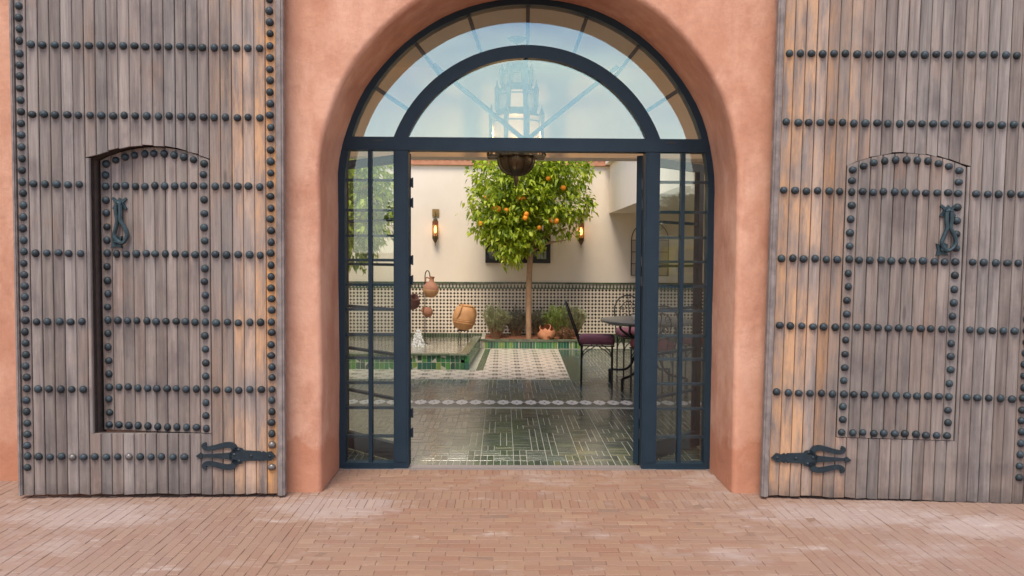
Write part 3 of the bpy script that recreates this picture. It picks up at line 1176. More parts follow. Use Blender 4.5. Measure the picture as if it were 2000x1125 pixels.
# star strip across the floor
MB().box(-3.0, 3.4, 2.16, 2.61, -.02, -.0006).build('strip_bed', m_dark_tile, floor)
star = []
for i in range(16):
    a = 2 * pi * i / 16
    r_ = [1.0, .80, .92, .80][i % 4]
    star.append((r_ * .0685 * cos(a), r_ * .128 * sin(a)))
st_me = MB().prism(star, -.012, .0012, lambda a, b, d: (a, b, d)).mesh('star_tile', m_star)
dm_me = MB().prism([(.011, 0), (0, .024), (-.011, 0), (0, -.024)], -.01, .0024, lambda a, b, d: (a, b, d)).mesh('diamond_tile', m_dark_tile)
for i in range(44):
    xx = -2.93 + .139 * i + RU(-.002, .002)
    inst('star_tile', st_me, floor, (xx, 2.385, 0))
    inst('diamond_tile', dm_me, floor, (xx, 2.385, 0))
# zellige carpet, L-shaped
mb = MB()
cp = [(-3.3, 3.81), (.645, 3.86), (.712, 6.72), (-.345, 6.72), (-.408, 4.49), (-3.3, 4.47)]
mb.prism(cp, -.02, .0015, lambda a, b, d: (a, b, d))
mb.build('zellige_carpet', m_carpet, floor)
MB().prism([(-.408, 4.49), (-.345, 6.72), (-.43, 6.72), (-.50, 4.49)], -.02, .0008, lambda a, b, d: (a, b, d)).build('carpet_border', m_gtile, floor)
MB().prism([(.655, 3.79), (1.0, 3.79), (1.0, 6.74), (.722, 6.74)], -.02, -.0006, lambda a, b, d: (a, b, d)).build('carpet_border', m_tile, floor)

# ------------------------------------------------------------------ courtyard walls
bw = thing('courtyard_back_wall', 'cream wall with checked tile wainscot and terracotta coping behind the orange tree', 'wall', (0, YBK, 0))
MB().box(-4.6, 4.45, 0, .3, -.1, 3.02).build('plaster_face', m_cream, bw)
MB().box(-3.7, 4.0, -.012, -.0005, .15, .905).build('zellige_panel', m_zwall, bw)
MB().box(-3.7, 4.0, -.010, -.0005, .905, .992).build('frieze_ground', m_white_tile, bw)
mb = MB()
nn = int(7.7 / .058)
for i in range(nn):
    xx = -3.7 + .029 + i * .058
    mb.prism([(xx - .024, .922), (xx + .024, .922), (xx + .013, .945), (xx + .006, .985), (xx, .990), (xx - .006, .985), (xx - .013, .945)], -.014, -.009, XYZ)
mb.box(-3.7, 4.0, -.0145, -.0095, .906, .921)
tag(mb.build('frieze', m_gtile, bw), kind='stuff')
mb = MB()
i = 0
xx = -3.7
while xx < 4.0:
    w = .115
    mb.tile(xx + .001, xx + w - .001, -.03, -.001, .993, 1.022, .004)
    xx += w
tag(mb.build('wainscot_cap', m_gtile, bw), kind='stuff')
mb = MB()
xx = -3.7
while xx < 4.0:
    mb.box(xx + .001, xx + .043, -.016 - RU(0, .001), -.0005, -.02, .149)
    xx += .045
tag(mb.build('plinth_tile_row', m_gtile, bw), kind='stuff')
mb = MB().box(-3.9, 1.74, -.05, .32, 2.985, 3.10)
xx = -3.9
while xx < 1.70:
    mb.lathe([(.045, -.06), (.045, .33)], 8, (xx + .05, 0, 3.105 + RU(-.005, .005)), Matrix.Rotation(-pi / 2, 3, 'X'))
    xx += .1
mb.build('coping', m_coping, bw)
# window in the back wall
mb = MB()
x0, x1, z0, z1 = -.455, .645, 1.345, 1.812
mb.box(x0, x1, -.035, .01, z0, z0 + .062).box(x0, x1, -.035, .01, z1 - .05, z1).box(x0, x0 + .055, -.035, .01, z0 + .062, z1 - .05).box(x1 - .06, x1, -.035, .01, z0 + .062, z1 - .05)
mb.box(x0 + .055, x1 - .06, -.028, .01, 1.555, 1.585)
for xx in (-.10, .20, .40): mb.box(xx - .012, xx + .012, -.026, .01, z0 + .062, z1 - .05)
win = mb.build('window', m_black, bw)
MB().box(x0 + .05, x1 - .055, -.012, -.004, z0 + .058, z1 - .045).build('pane', m_winglass, win)
for a, b in ((.415, .475), (.48, .575)):  # pale slips on the glass, painted in place of a reflection
    MB().box(a, b, -.018, -.0125, z0 + .07, 1.55).build('pane_reflection', m_pane_reflection, win)

# gallery over the right-hand side
MB().box(1.632, 4.1, 2.42, YBK - .002, 2.195, 3.0).build('gallery', m_cream)
gal = bpy.data.objects['gallery']
tag(gal, 'cream upper gallery block overhanging the courtyard above the tables', 'gallery')
MB().box(1.55, 4.1, 2.42, YBK - .003, 3.002, 3.11).build('gallery_cornice', m_cream, gal)
MB().box(4.2, 4.45, .13, YBK - .003, -.1, 2.19).build('courtyard_side_wall', m_cream)
tag(bpy.data.objects['courtyard_side_wall'], 'plain cream wall closing the courtyard under the gallery', 'wall')
MB().box(-4.6, -4.4, .13, YBK - .003, -.1, 3.05).build('courtyard_side_wall', m_cream)
tag(bpy.data.objects['courtyard_side_wall.001'], 'plain cream wall closing the courtyard beside the pool', 'wall')
# loggia just inside the entrance
lg = thing('loggia', 'cream loggia with flat ceiling and deep lintel just inside the entrance', 'loggia')
MB().box(-2.75, 2.75, .13, 2.40, 3.29, 3.5).build('ceiling', m_cream, lg)
mb = MB()
mb.band(arch_pts(RX + .014, 0), outer_pts(arch_pts(RX + .014, 0), 4.2, 3.285), .1005, .125, XYZ)
mb.build('inner_plaster', m_cream, lg)
MB().box(-2.749, 2.749, 2.15, 2.40, 2.432, 3.289).build('lintel', m_cream, lg)
MB().box(2.02, 2.26, 2.16, 2.39, 0, 2.431).build('pier', m_cream, lg)
MB().box(-2.75, -2.5, 2.16, 2.39, 0, 2.431).build('pier', m_cream, lg)
# arched grille window under the gallery
aw = thing('arched_window', 'arched window with iron fan grille under the gallery', 'window', (2.33, YBK, 1.145))
MB().box(-.315, .315, -.006, -.001, 0, .60).build('shaded_reveal_panel', m_shade, aw)  # flat panel, the recess's shade is put into its darker colour
MB().box(-.125, .10, -.012, -.0065, .03, .60).build('pane', m_winglass, aw)
MB().box(-.16, -.125, -.03, -.0065, .02, .60).box(.10, .13, -.03, -.0065, .02, .60).build('frame', m_black, aw)
mb = MB()
ar = [(.315 * cos(pi * i / 16), -.02, .60 + .315 * sin(pi * i / 16)) for i in range(17)]
mb.tube([(.315, -.02, 0), (.315, -.02, .3)] + ar + [(-.315, -.02, .3), (-.315, -.02, 0)], .007, 6)
mb.tube([(-.315, -.02, 0), (.315, -.02, 0)], .006, 6)
for z in (.2, .4, .6): mb.tube([(-.315, -.02, z), (.315, -.02, z)], .005, 5)
for a in (45, 90, 135): mb.tube([(0, -.02, .60), (.315 * cos(radians(a)), -.02, .60 + .315 * sin(radians(a)))], .005, 5)
mb.build('grille', m_wrought, aw, smooth=50)

# ------------------------------------------------------------------ fountain pool and planter
po = thing('fountain_pool', 'low fountain pool faced with green tiles along the wall', 'pool', (0, 0, 0))
PF = 4.55
mb = MB()
mb.box(-3.4, -.610, PF + .012, PF + .10, -.01, .182)
mb.prism([(-.608, PF + .012), (-.508, YBK - .93), (-.60, YBK - .93), (-.70, PF + .012)], -.01, .182, lambda a, b, d: (a, b, d))
mb.build('pool_wall', m_grout, po)
k = 0
for r_ in range(2):
    xx = -2.6
    while xx < -.62:
        w = .061
        MB().tile(-w / 2 + .0015, w / 2 - .0015, -.046 + .0015, .046 - .0015, -.012, RU(0, .002), .002, RU(-.02, .02), RU(-.02, .02)).build(
            'wall_tile', m_vtile, po, loc=(xx + w / 2, PF + .012, .046 + r_ * .092), rot=(pi / 2, 0, 0))
        xx += w
ddir = Vector((.1, 2.21 - .0, 0)).normalized()
rz = atan2(ddir.y, ddir.x)
for r_ in range(2):
    yy = .03
    while yy < 2.1:
        c = Vector((-.606, PF + .012, .046 + r_ * .092)) + ddir * (yy + .045)
        MB().tile(-.0435, .0435, -.0445, .0445, -.012, RU(0, .002), .002).build('wall_tile', m_vtile, po, loc=c, rot=(pi / 2, 0, rz))
        yy += .09
mb = MB()
xx = -3.4
while xx < -.63:
    mb.tile(xx + .001, min(xx + .115, -.60) - .001, PF - .012, PF + .105, .183, .206 + RU(0, .002), .004)
    xx += .116
yy = .13
while yy < 2.18:
    c = Vector((-.652, PF, 0)) + ddir * yy
    mb.tile(c.x - .056, c.x + .056, c.y - .055, c.y + .055, .183, .206 + RU(0, .002), .004)
    yy += .112
mb.build('rim_tiles', m_gtile, po)
MB().add([(-3.5, PF + .05, .012), (-.62, PF + .05, .012), (-.52, YBK - .9, .012), (-.52, YBK - .02, .012), (-3.5, YBK - .02, .012)], [(0, 1, 2, 3, 4)]).build('pool_floor', m_poolfloor, po)
wt = MB().add([(-3.5, PF + .10, .105), (-.70, PF + .10, .105), (-.61, YBK - .95, .105), (-.60, YBK - .018, .105), (-3.5, YBK - .018, .105)], [(0, 1, 2, 3, 4)]).build('pool_water', m_water)
tag(wt, kind='structure')
# fountain jet
mb = MB()
random.seed(21)
for i in range(380):
    z = RU(0, 1) ** 1.15
    rad = .088 * (1 - z * z * .72) * sqrt(random.random())
    a = RU(0, 6.283)
    c = Vector((rad * cos(a), rad * sin(a), .10 + z * .25))
    s_ = RU(.005, .013) * (1.15 - .4 * z)
    mb.lathe([(0, -s_)] + [(s_ * cos(q), s_ * sin(q) * RU(.9, 1.5)) for q in (-.8, 0, .8)] + [(0, s_ * 1.3)], 6, c)
for i in range(60):         # splashes round the foot and stray drops
    a, rad = RU(0, 6.283), RU(.06, .20)
    c = Vector((rad * cos(a), rad * sin(a), .108 + max(0, .16 - rad) * RU(0, .9)))
    s_ = RU(.004, .010)
    mb.lathe([(0, -s_), (s_, 0), (0, s_)], 5, c)
jet = mb.build('fountain_jet', m_foam, loc=(-1.425, 6.2, 0), smooth=60)
tag(jet, 'white bubbling water jet rising in the tiled pool', 'fountain jet', kind='stuff')

pl = thing('planter', 'low green-tiled planter bed holding the orange tree', 'planter', (0, 0, 0))
mb = MB().box(-.44, 1.10, 6.752, 6.82, 0, .128).box(-.50, -.44, 6.752, YBK - .03, 0, .150).box(1.10, 1.16, 6.752, YBK - .03, 0, .128)
mb.build('bed_wall', m_grout, pl)
xx = -.44
while xx < 1.10:
    w = .0445
    MB().tile(-w / 2 + .001, w / 2 - .001, -.055, .055, -.01, RU(0, .0015), .0015, RU(-.02, .02)).build('wall_tile', m_vtile, pl, loc=(xx + w / 2, 6.752, .062), rot=(pi / 2, 0, 0))
    xx += w
mb = MB()
xx = -.50
while xx < 1.14:
    mb.tile(xx + .001, xx + .109, 6.735, 6.835, .129, .150, .004)
    xx += .11
mb.build('rim_tiles', m_gtile, pl)
mb = MB()
nx, ny = 26, 12
vs = []
for j in range(ny + 1):
    for i in range(nx + 1):
        vs.append((-.44 + 1.54 * i / nx, 6.82 + (YBK - .04 - 6.82) * j / ny, .115 + RU(0, .02) + .03 * sin(j / ny * pi)))
mb.add(vs, [(j * (nx + 1) + i, j * (nx + 1) + i + 1, (j + 1) * (nx + 1) + i + 1, (j + 1) * (nx + 1) + i) for j in range(ny) for i in range(nx)])
mb.build('soil', m_soil, pl, smooth=60)


# ------------------------------------------------------------------ orange trees
def leaf(mb_, p, d, L_, w, droop=.35):
    """folded pointed leaf, 4 triangles as two quads"""
    d = d.normalized()
    sd_ = d.cross(Vector((0, 0, 1)))
    if sd_.length < .05: sd_ = Vector((1, 0, 0))
    sd_.normalize()
    nrm = sd_.cross(d).normalized()
    a = RU(-.9, .9)
    sd_ = (sd_ * cos(a) + nrm * sin(a)).normalized()
    nrm = sd_.cross(d)
    p1 = p + d * L_ * .45
    p2 = p + d * L_ + Vector((0, 0, -droop * L_))
    e = nrm * w * .3
    mb_.add([p, p1 + sd_ * w + e, p2, p1 - sd_ * w + e, p1], [(0, 1, 4), (1, 2, 4), (0, 4, 3), (4, 2, 3)])


def crown(clumps, nleaf, LL, ww, spread):
    mb_ = MB()
    for c, out_d, sz in clumps:
        for q in range(nleaf):
            t = RU(0, 1)
            p = c + Vector((random.gauss(0, 1), random.gauss(0, 1), random.gauss(0, .8))) * sz * spread
            d = out_d * .7 + Vector((random.gauss(0, .55), random.gauss(0, .55), random.gauss(-.25, .45)))
            leaf(mb_, p, d, LL * RU(.7, 1.2), ww * RU(.8, 1.2), RU(.0, .55))
    return mb_


random.seed(11)
LOBES = [((-.38, -.1, .45), (.55, .48, .40)), ((.62, 0, .55), (.60, .50, .40)), ((.12, -.05, .62), (.62, .52, .36)), ((-.45, -.12, .02), (.52, .46, .36)),
         ((.55, .02, .02), (.66, .46, .34)), ((-.30, -.12, -.42), (.38, .36, .36)), ((.10, -.05, -.20), (.50, .42, .34)), ((.72, 0, -.22), (.36, .34, .26)), ((-.24, -.16, -.70), (.26, .26, .24)), ((-.48, -.14, -.30), (.34, .30, .28)),
         ((.05, -.1, -.52), (.28, .28, .22)), ((.0, -.12, .20), (.6, .5, .4))]
clumps = []
for (c, r) in LOBES:
    for k in range(int(64 * (r[0] * r[2]) / .16)):
        d = Vector((random.gauss(0, 1), random.gauss(0, 1) - .25, random.gauss(0, 1))).normalized()
        sc = RU(.72, 1.06) if random.random() < .8 else RU(.3, .7)
        p = Vector((c[0] + d.x * r[0] * sc, c[1] + d.y * r[1] * sc, c[2] + d.z * r[2] * sc))
        if p.z < -.15 and p.x > .35 and random.random() < .5: continue
        if p.x > 0: p.x *= .86
        clumps.append((p, (d + Vector((0, 0, -.25))).normalized(), .085))
crown_me = crown(clumps, 13, .092, .0245, .70).mesh('crown', m_leaf)
TZ = 2.16


def otree(loc, rz, label, zoff, seed, fruit):
    tr = thing('orange_tree', label, 'tree', loc, 'orange trees in the courtyard', rz)
    h = TZ + zoff
    mb_ = MB()
    tp = [(.0, 0, -.05), (.0, 0, .10), (-.004, .004, .5), (-.002, 0, .9), (.012, -.01, 1.25 + zoff), (.03, 0, 1.5 + zoff)]
    mb_.tube([tuple(v) for v in curve(tp, 4)], [.058, .053] + [.047] * 17 + [.041, .039], 10)
    for k in range(9):
        a = k * 2.4
        e = Vector((.62 * cos(a), .36 * sin(a), RU(.05, .75)))
        p0 = Vector((.03, 0, 1.44 + zoff))
        mid = p0 + Vector((e.x * .4, e.y * .4, e.z * .62))
        mb_.tube([tuple(v) for v in curve([p0, mid, p0 + e], 4)], [.032 - .0026 * i for i in range(9)], 6)
    mb_.build('trunk', m_bark, tr, smooth=60)
    inst('crown', crown_me, tr, (-.05, 0, h))
    for f_ in fruit:
        inst('orange', orange_me, tr, (f_[0], f_[1], h + f_[2]), (RU(0, 3), RU(0, 3), 0), (RU(.9, 1.1),) * 3)
    return tr


orange_me = MB().lathe([((.042 * sin(pi * i / 8)), -.042 * cos(pi * i / 8)) for i in range(9)], 12).mesh('orange', m_orange, 80)
fr = [(-0.499, -0.467, -0.073),
      (-0.372, -0.424, -0.089),
      (-0.675, -0.448, 0.103),
      (-0.196, -0.415, 0.103),
      (-0.116, -0.412, 0.087),
      (-0.068, -0.491, -0.153),
      (-0.084, -0.498, -0.209),
      (0.332, -0.383, -0.233),
      (0.395, -0.464, -0.249),
      (0.268, -0.467, 0.398),
      (0.14, -0.361, -0.353),
      (-0.547, -0.434, -0.049),
      (0.507, -0.383, 0.263),
      (-0.771, -0.433, -0.297)]
otree((.262, 6.98, .10), 0, 'small orange tree in fruit planted in the tiled bed before the back wall', 0, 1, fr)
ot2 = otree((-2.62, 5.75, .0), 2.5, 'orange tree seen through the side light beyond the pool edge', .08, 2,
      [(RU(-.6, .6), RU(-.3, .3), RU(-.4, .5)) for _ in range(3)] + [(.52 * cos(a), .5 * sin(a), RU(-.35, .4)) for a in (1.2, 1.7, 2.2, 3.1, 4.2, 5.2, .3)])


# ------------------------------------------------------------------ shrubs in the bed
def shrub(loc, w, h, nst, mat, label, name='lavender_shrub', cat='shrub', blade=.10, stemcol=None, bare=.3, seed=0):
    random.seed(seed)
    t = thing(name, label, cat, loc)
    st, lf = MB(), MB()
    for i in range(nst):
        a = RU(0, 6.283)
        rr_ = sqrt(random.random())
        if random.random() < .3: rr_ *= 1.2
        tip = Vector((w * rr_ * cos(a), w * .7 * rr_ * sin(a), h * RU(.72, 1.0) * (1 - .25 * rr_ * rr_)))
        b = Vector((tip.x * .18, tip.y * .18, -.03))
        mid = b.lerp(tip, .5) + Vector((tip.x * .08, tip.y * .08, h * .06))
        st.tube([b, mid, tip], [.006, .004, .002], 4, cap=False)
        for k in range(15):
            f_ = RU(bare, 1.02)
            p = b.lerp(mid, f_ * 2) if f_ < .5 else mid.lerp(tip, f_ * 2 - 1)
            d = Vector((tip.x + random.gauss(0, .12), tip.y + random.gauss(0, .12), h * .55 + random.gauss(0, .1)))
            leaf(lf, p, d, blade * RU(.6, 1.2), .0075 * blade / .09, .1)
    st.build('stems', stemcol or m_bark, t)
    tag(lf.build('foliage', mat, t), kind='stuff')
    return t


shrub((-.27, 7.02, .13), .20, .58, 85, m_shrub, 'silvery lavender bush at the pool end of the bed', seed=3)
shrub((.06, 7.28, .13), .20, .47, 60, m_shrub2, 'dusky low shrub behind the tree trunk nearest the lavender bush', seed=4)
shrub((.44, 7.30, .13), .18, .46, 60, m_shrub2, 'dusky low shrub between trunk and broken pot', seed=5)
shrub((.72, 7.20, .13), .22, .52, 80, m_fresh, 'yellow-green bush behind the broken terracotta pot', 'rosemary_shrub', seed=6)
shrub((.98, 7.20, .13), .20, .54, 80, m_shrub, 'grey-green bush beside the iron chair back', 'rosemary_shrub', seed=7)
shrub((.86, 6.95, .13), .14, .19, 50, m_redleaf, 'low reddish-brown plant at the end of the bed', 'low_plant', 'plant', .06, None, .1, seed=8)
random.seed(5)

# broken terracotta pot: an open shell with jagged lip and a hole low in front
bp = thing('broken_pot', 'broken terracotta pot lying in the soil beside the tree trunk', 'pot', (.565, 6.90, .125))
mb = MB()
nj, prof_ = 20, [(.07, 0), (.125, .045), (.150, .10), (.135, .16), (.095, .20)]
jag = [RU(-.02, .045) for _ in range(nj)]
vs, fs = [], []
for lay_ in (0, 1):
    for i, (r_, z_) in enumerate(prof_):
        for j in range(nj):
            a = 2 * pi * j / nj
            rr_ = r_ - lay_ * .012
            vs.append((rr_ * cos(a), rr_ * sin(a), z_ + (jag[j] if i == 4 else 0) + lay_ * .003))
hole = {(i, j) for i in (0, 1) for j in (14, 15)}
hole |= {(3, j) for j in (17, 18, 10)}
for lay_ in (0, 1):
    b = lay_ * nj * 5
    for i in range(4):
        for j in range(nj):
            if (i, j) in hole: continue
            l = (j + 1) % nj
            fs.append((b + i * nj + j, b + i * nj + l, b + (i + 1) * nj + l, b + (i + 1) * nj + j))
for j in range(nj):
    l = (j + 1) % nj
    fs.append((4 * nj + j, 4 * nj + l, 9 * nj + l, 9 * nj + j))
mb.add(vs, fs)
mb.build('pot_shell', m_pot, bp, smooth=50, rot=(.15, -.2, 0))
MB().lathe([(.045, 0), (.062, .05), (.058, .09), (.05, .095), (.0, .07)], 14).build('inner_cup', m_pot, bp, 50, loc=(-.035, -.10, -.005))

# ------------------------------------------------------------------ jugs by the pool
js = thing('jug_stand', 'thin iron hook stand rising from the pool and carrying jugs', 'stand', (-1.425, 7.2, .02))
mb = MB()
mb.tube([(0, 0, 0), (0, 0, .7), (0, 0, 1.10)] + [(.04 - .04 * cos(pi * i / 10), 0, 1.10 + .10 * sin(pi * i / 10)) for i in range(1, 11)] + [(.085, 0, 1.02)], .009, 6)
mb.build('pole', m_wrought, js, smooth=60)
MB().tube([(0, 0, .80), (-.10, -.02, .82), (-.16, -.03, .79)], .007, 6).build('arm', m_wrought, js, smooth=60)
MB().tube([(0, 0, .50), (.03, -.03, .52), (.05, -.05, .50)], .007, 6).build('arm', m_wrought, js, smooth=60)
MB().lathe([(.07, 0), (.06, .012), (.02, .02), (.012, .09), (.0, .09)], 12).build('foot', m_wrought, js, 40)


def jug(name, label, loc, prof_, mat, rot=(0, 0, 0), handles=(), mat2=None, split=None, rh=.011):
    t = thing(name, label, 'jug', loc)
    t.rotation_euler = rot
    mb_ = MB()
    mb_.lathe(prof_, 22)
    if split is not None:
        for i, f in enumerate(mb_.f):
            if sum(mb_.v[k][2] for k in f) / len(f) > split: mb_.m[i] = 1
    mb_.build('jug_body', [mat, mat2 or mat], t, smooth=60)
    for hd in handles:
        mb_ = MB()
        mb_.tube([tuple(v) for v in curve([Vector(p) for p in hd], 5)], rh, 7)
        mb_.build('handle', mat2 or mat, t, smooth=60)
    return t


jug('water_jug', 'two-tone clay jug hanging highest on the hook stand', (-1.335, 7.10, .79),
    [(.045, 0), (.090, .03), (.126, .09), (.130, .13), (.118, .18), (.085, .225), (.045, .255), (.034, .285), (.034, .31), (.046, .338), (.038, .338), (.028, .30), (.0, .27)], m_clay,
    (0, .10, 0), [[(-.03, 0, .30), (-.085, 0, .315), (-.10, 0, .27), (-.08, 0, .225)]], m_clay_red, .155)
jug('dark_jug', 'dark wide-mouthed clay pot tilted toward the door post', (-1.62, 7.12, .70),
    [(.04, -.10), (.085, -.08), (.118, -.02), (.118, .03), (.095, .075), (.062, .10), (.056, .125), (.070, .15), (.060, .15), (.044, .12), (.0, .05)], m_clay_dark, (.75, .45, 0))
jug('small_jug', 'small red clay pot tipped over low on the hook stand', (-1.372, 7.11, .55),
    [(.03, -.08), (.062, -.06), (.086, -.01), (.080, .03), (.055, .065), (.040, .08), (.050, .10), (.042, .10), (.03, .07), (.0, .03)], m_clay_red, (.35, -1.0, 0))
am = jug('amphora', 'large ochre clay amphora on thin iron legs by the pool', (-.800, 6.98, .285),
         [(.085, 0), (.145, .035), (.180, .12), (.186, .20), (.172, .285), (.140, .345), (.112, .372), (.118, .392), (.108, .398), (.095, .375), (.08, .33), (.0, .30)],
         m_clay_ochre, (.08, .11, .5), [[(-.10, -.06, .375), (-.135, -.10, .345), (-.155, -.115, .27), (-.165, -.09, .20)], [(.09, -.06, .375), (.14, -.06, .34), (.175, -.04, .27), (.186, -.02, .20)]], None, None, .017)
mb = MB()
for z in (.110, .145, .172):
    mb.lathe([(.1835, z), (.188, z + .005), (.1835, z + .010)], 22)
mb.build('ridge', m_clay_ochre, am, smooth=60)
ts = thing('amphora_stand', 'thin three-legged iron stand under the ochre amphora', 'stand', (-.80, 6.98, .02))
for a in (.4, 2.4, 4.4):
    MB().tube([(.075 * cos(a), .075 * sin(a), .268), (.095 * cos(a), .095 * sin(a), 0)], .007, 6).build('leg', m_wrought, ts)
MB().lathe([(.080, .248), (.088, .254), (.080, .260), (.072, .254), (.080, .248)], 18).build('ring', m_wrought, ts, 60)


# ------------------------------------------------------------------ lamps
def sconce(loc, label):
    t = thing('wall_sconce', label, 'wall lamp', loc, 'wall lamps on the back wall')
    MB().box(-.058, .058, -.018, -.001, .50, .625).box(-.020, .020, -.03, -.018, .545, .585).build('back_plate', m_brass_lt, t)
    MB().tube([(0, -.03, .565), (0, -.075, .57), (0, -.085, .52)], .006, 6).build('bracket', m_brass, t)
    MB().lathe([(.042, .418), (.036, .45), (.012, .485), (.004, .52), (0, .525)], 8, (0, -.085, 0)).build('top_cap', m_brass, t)
    MB().lathe([(.047, .36), (.047, .418), (0, .4185)], 8, (0, -.085, 0)).build('upper_band', m_amber, t)
    MB().lathe([(.046, .17), (.046, .36)], 8, (0, -.085, 0)).build('glass_shade', m_amber_clear, t)
    MB().lathe([(.047, .12), (.047, .17)], 8, (0, -.085, 0)).build('lower_band', m_brass, t)
    MB().lathe([(0, .215), (.017, .235), (.021, .285), (.013, .335), (0, .355)], 8, (0, -.085, 0)).build('flame_bulb', m_bulb, t, 60)
    MB().lathe([(0, 0), (.004, .01), (.006, .05), (.030, .085), (.044, .12), (0, .121)], 8, (0, -.085, 0)).build('bottom_cap', m_brass, t)
    for k in range(8):
        a = 2 * pi * k / 8
        MB().tube([(.047 * cos(a), -.085 + .047 * sin(a), .12), (.047 * cos(a), -.085 + .047 * sin(a), .42)], .0035, 4).build('rib', m_brass, t)
    lp = bpy.data.lights.new('sconce_light', 'POINT')
    lp.energy = .12
    lp.color = (1, .6, .28)
    lp.shadow_soft_size = .03
    lo = bpy.data.objects.new('sconce_light', lp)
    COL.objects.link(lo)
    lo.parent = t
    lo.location = (0, -.145, .28)
    return t


t = NT('clear_amber_glass')
ms = t.n('MixShader', {0: .25, 1: t.n('BsdfTransparent', {'Color': (1, .82, .62, 1)}).outputs[0], 2: t.b.outputs[0]})
t.fin((.7, .4, .2), .2)
t.t.links.new(ms.outputs[0], t.o.inputs['Surface'])
m_amber_clear = t.mat
sconce((-1.295, YBK, 1.62), 'lit brass wall lamp on the open wall above the jugs')
sconce((1.155, YBK, 1.60), 'lit brass wall lamp half hidden by the orange tree leaves')

ln = thing('hanging_lantern', 'tall tiered brass lantern hanging in the loggia behind the fanlight', 'lantern', (-.055, 1.15, 0))
MB().lathe([(.0, 2.03), (.006, 2.06), (.016, 2.10), (.022, 2.135), (.020, 2.16), (0, 2.161)], 12).build('finial', m_brass, ln, 60)
mb = MB().lathe([(.03, 2.155), (.08, 2.17), (.125, 2.205), (.150, 2.255), (.155, 2.30), (.150, 2.315), (0, 2.316)], 24)
mb.build('bowl', m_brass, ln, smooth=60)
mb = MB()
for k in range(12):
    a = 2 * pi * k / 12
    mb.tube([(r_ * cos(a), r_ * sin(a), z_) for r_, z_ in ((.03, 2.153), (.082, 2.168), (.128, 2.203), (.153, 2.255), (.158, 2.305))], .004, 4)
mb.build('bowl_ribs', m_brass, ln)
# pointed lobed collar
mb = MB()
mb.lathe([(.155, 2.305), (.190, 2.312), (.190, 2.345), (.155, 2.352)], 8, ph=pi / 8)
for k in range(8):
    a = 2 * pi * k / 8 + pi / 8
    c_, s_ = cos(a), sin(a)
    mb.box(0, 0, 0, 0, 0, 0) if False else None
    P = [(.17, -.05), (.245, -.032), (.262, 0), (.245, .032), (.17, .05)]
    mb.prism(P, 2.30, 2.318, lambda p, q, d, c_=c_, s_=s_: (p * c_ - q * s_, p * s_ + q * c_, d))
    mb.prism([(p * .93, q) for p, q in P], 2.372, 2.380, lambda p, q, d, c_=c_, s_=s_: (p * c_ - q * s_, p * s_ + q * c_, d))
    for p, q in P[1:4]:
        mb.tube([(p * c_ - q * s_, p * s_ + q * c_, 2.31), (p * .93 * c_ - q * s_, p * .93 * s_ + q * c_, 2.376)], .005, 4)
mb.build('collar', m_brass, ln)


def tier(r, z0, z1, rt_, glow, name):
    n = 8
    fr_ = MB()
    for k in range(n):
        a = 2 * pi * (k + .5) / n
        b = 2 * pi * (k + 1.5) / n
        P0, P1 = (r * cos(a), r * sin(a)), (r * cos(b), r * sin(b))
        fr_.tube([(*P0, z0), (*P0, z1)], .008, 5)
        for z in (z0, z1, z0 + (z1 - z0) * .82):
            fr_.tube([(*P0, z), (*P1, z)], .006, 4)
        # corner turrets
        q = 1.10
        fr_.lathe([(.020, z1 - .05), (.022, z1 + .005), (.026, z1 + .012), (.012, z1 + .04), (.004, z1 + .075), (0, z1 + .095)], 6, (P0[0] * q, P0[1] * q, 0))
        fr_.lathe([(0, z0 - .01), (.018, z0 + .02), (.018, z1 - .05)], 6, (P0[0] * q, P0[1] * q, 0))
    fr_.lathe([(r, z1), (rt_, z1 + .05), (rt_, z1 + .0501), (0, z1 + .0502)], 8, ph=pi / 8)
    fr_.lathe([(r * 1.06, z0 - .012), (r * 1.06, z0), (0, z0 + .001)], 8, ph=pi / 8)
    o = fr_.build(name, m_brass, ln)
    for k in range(n):
        a = 2 * pi * (k + .5) / n
        b = 2 * pi * (k + 1.5) / n
        R_ = r - .006
        pm = MB().prism([(0, z0 + .004), (1, z0 + .004), (1, z1 - .004), (0, z1 - .004)], 0, .004,
                        lambda p, q, d: ((R_ - d) * (cos(a) * (1 - p) + cos(b) * p), (R_ - d) * (sin(a) * (1 - p) + sin(b) * p), q))
        pm.build('lantern_pane', m_lglow if (glow and k == 5) else m_lglass, o)
    return o


tier(.205, 2.385, 2.64, .165, True, 'lower_tier')
tier(.160, 2.695, 2.845, .125, True, 'middle_tier')
tier(.120, 2.90, 3.00, .09, False, 'upper_tier')
MB().lathe([(.09, 3.05), (.088, 3.08), (.06, 3.12), (.02, 3.145), (.008, 3.16), (0, 3.161)], 12).build('dome', m_brass, ln, 60)
MB().tube([(0, 0, 3.15), (0, 0, 3.27)], .006, 6).build('rod', m_brass, ln)
MB().lathe([(.01, 3.245), (.05, 3.262), (.075, 3.283), (.078, 3.289), (0, 3.2895)], 18).build('ceiling_rose', m_brass, ln, 60)
lp = bpy.data.lights.new('lantern_light', 'POINT')
lp.energy = 26
lp.color = (1, .72, .42)
lp.shadow_soft_size = .012
lo = bpy.data.objects.new('lantern_light', lp)
COL.objects.link(lo)
lo.parent = ln
lo.location = (0, -.0, 2.52)


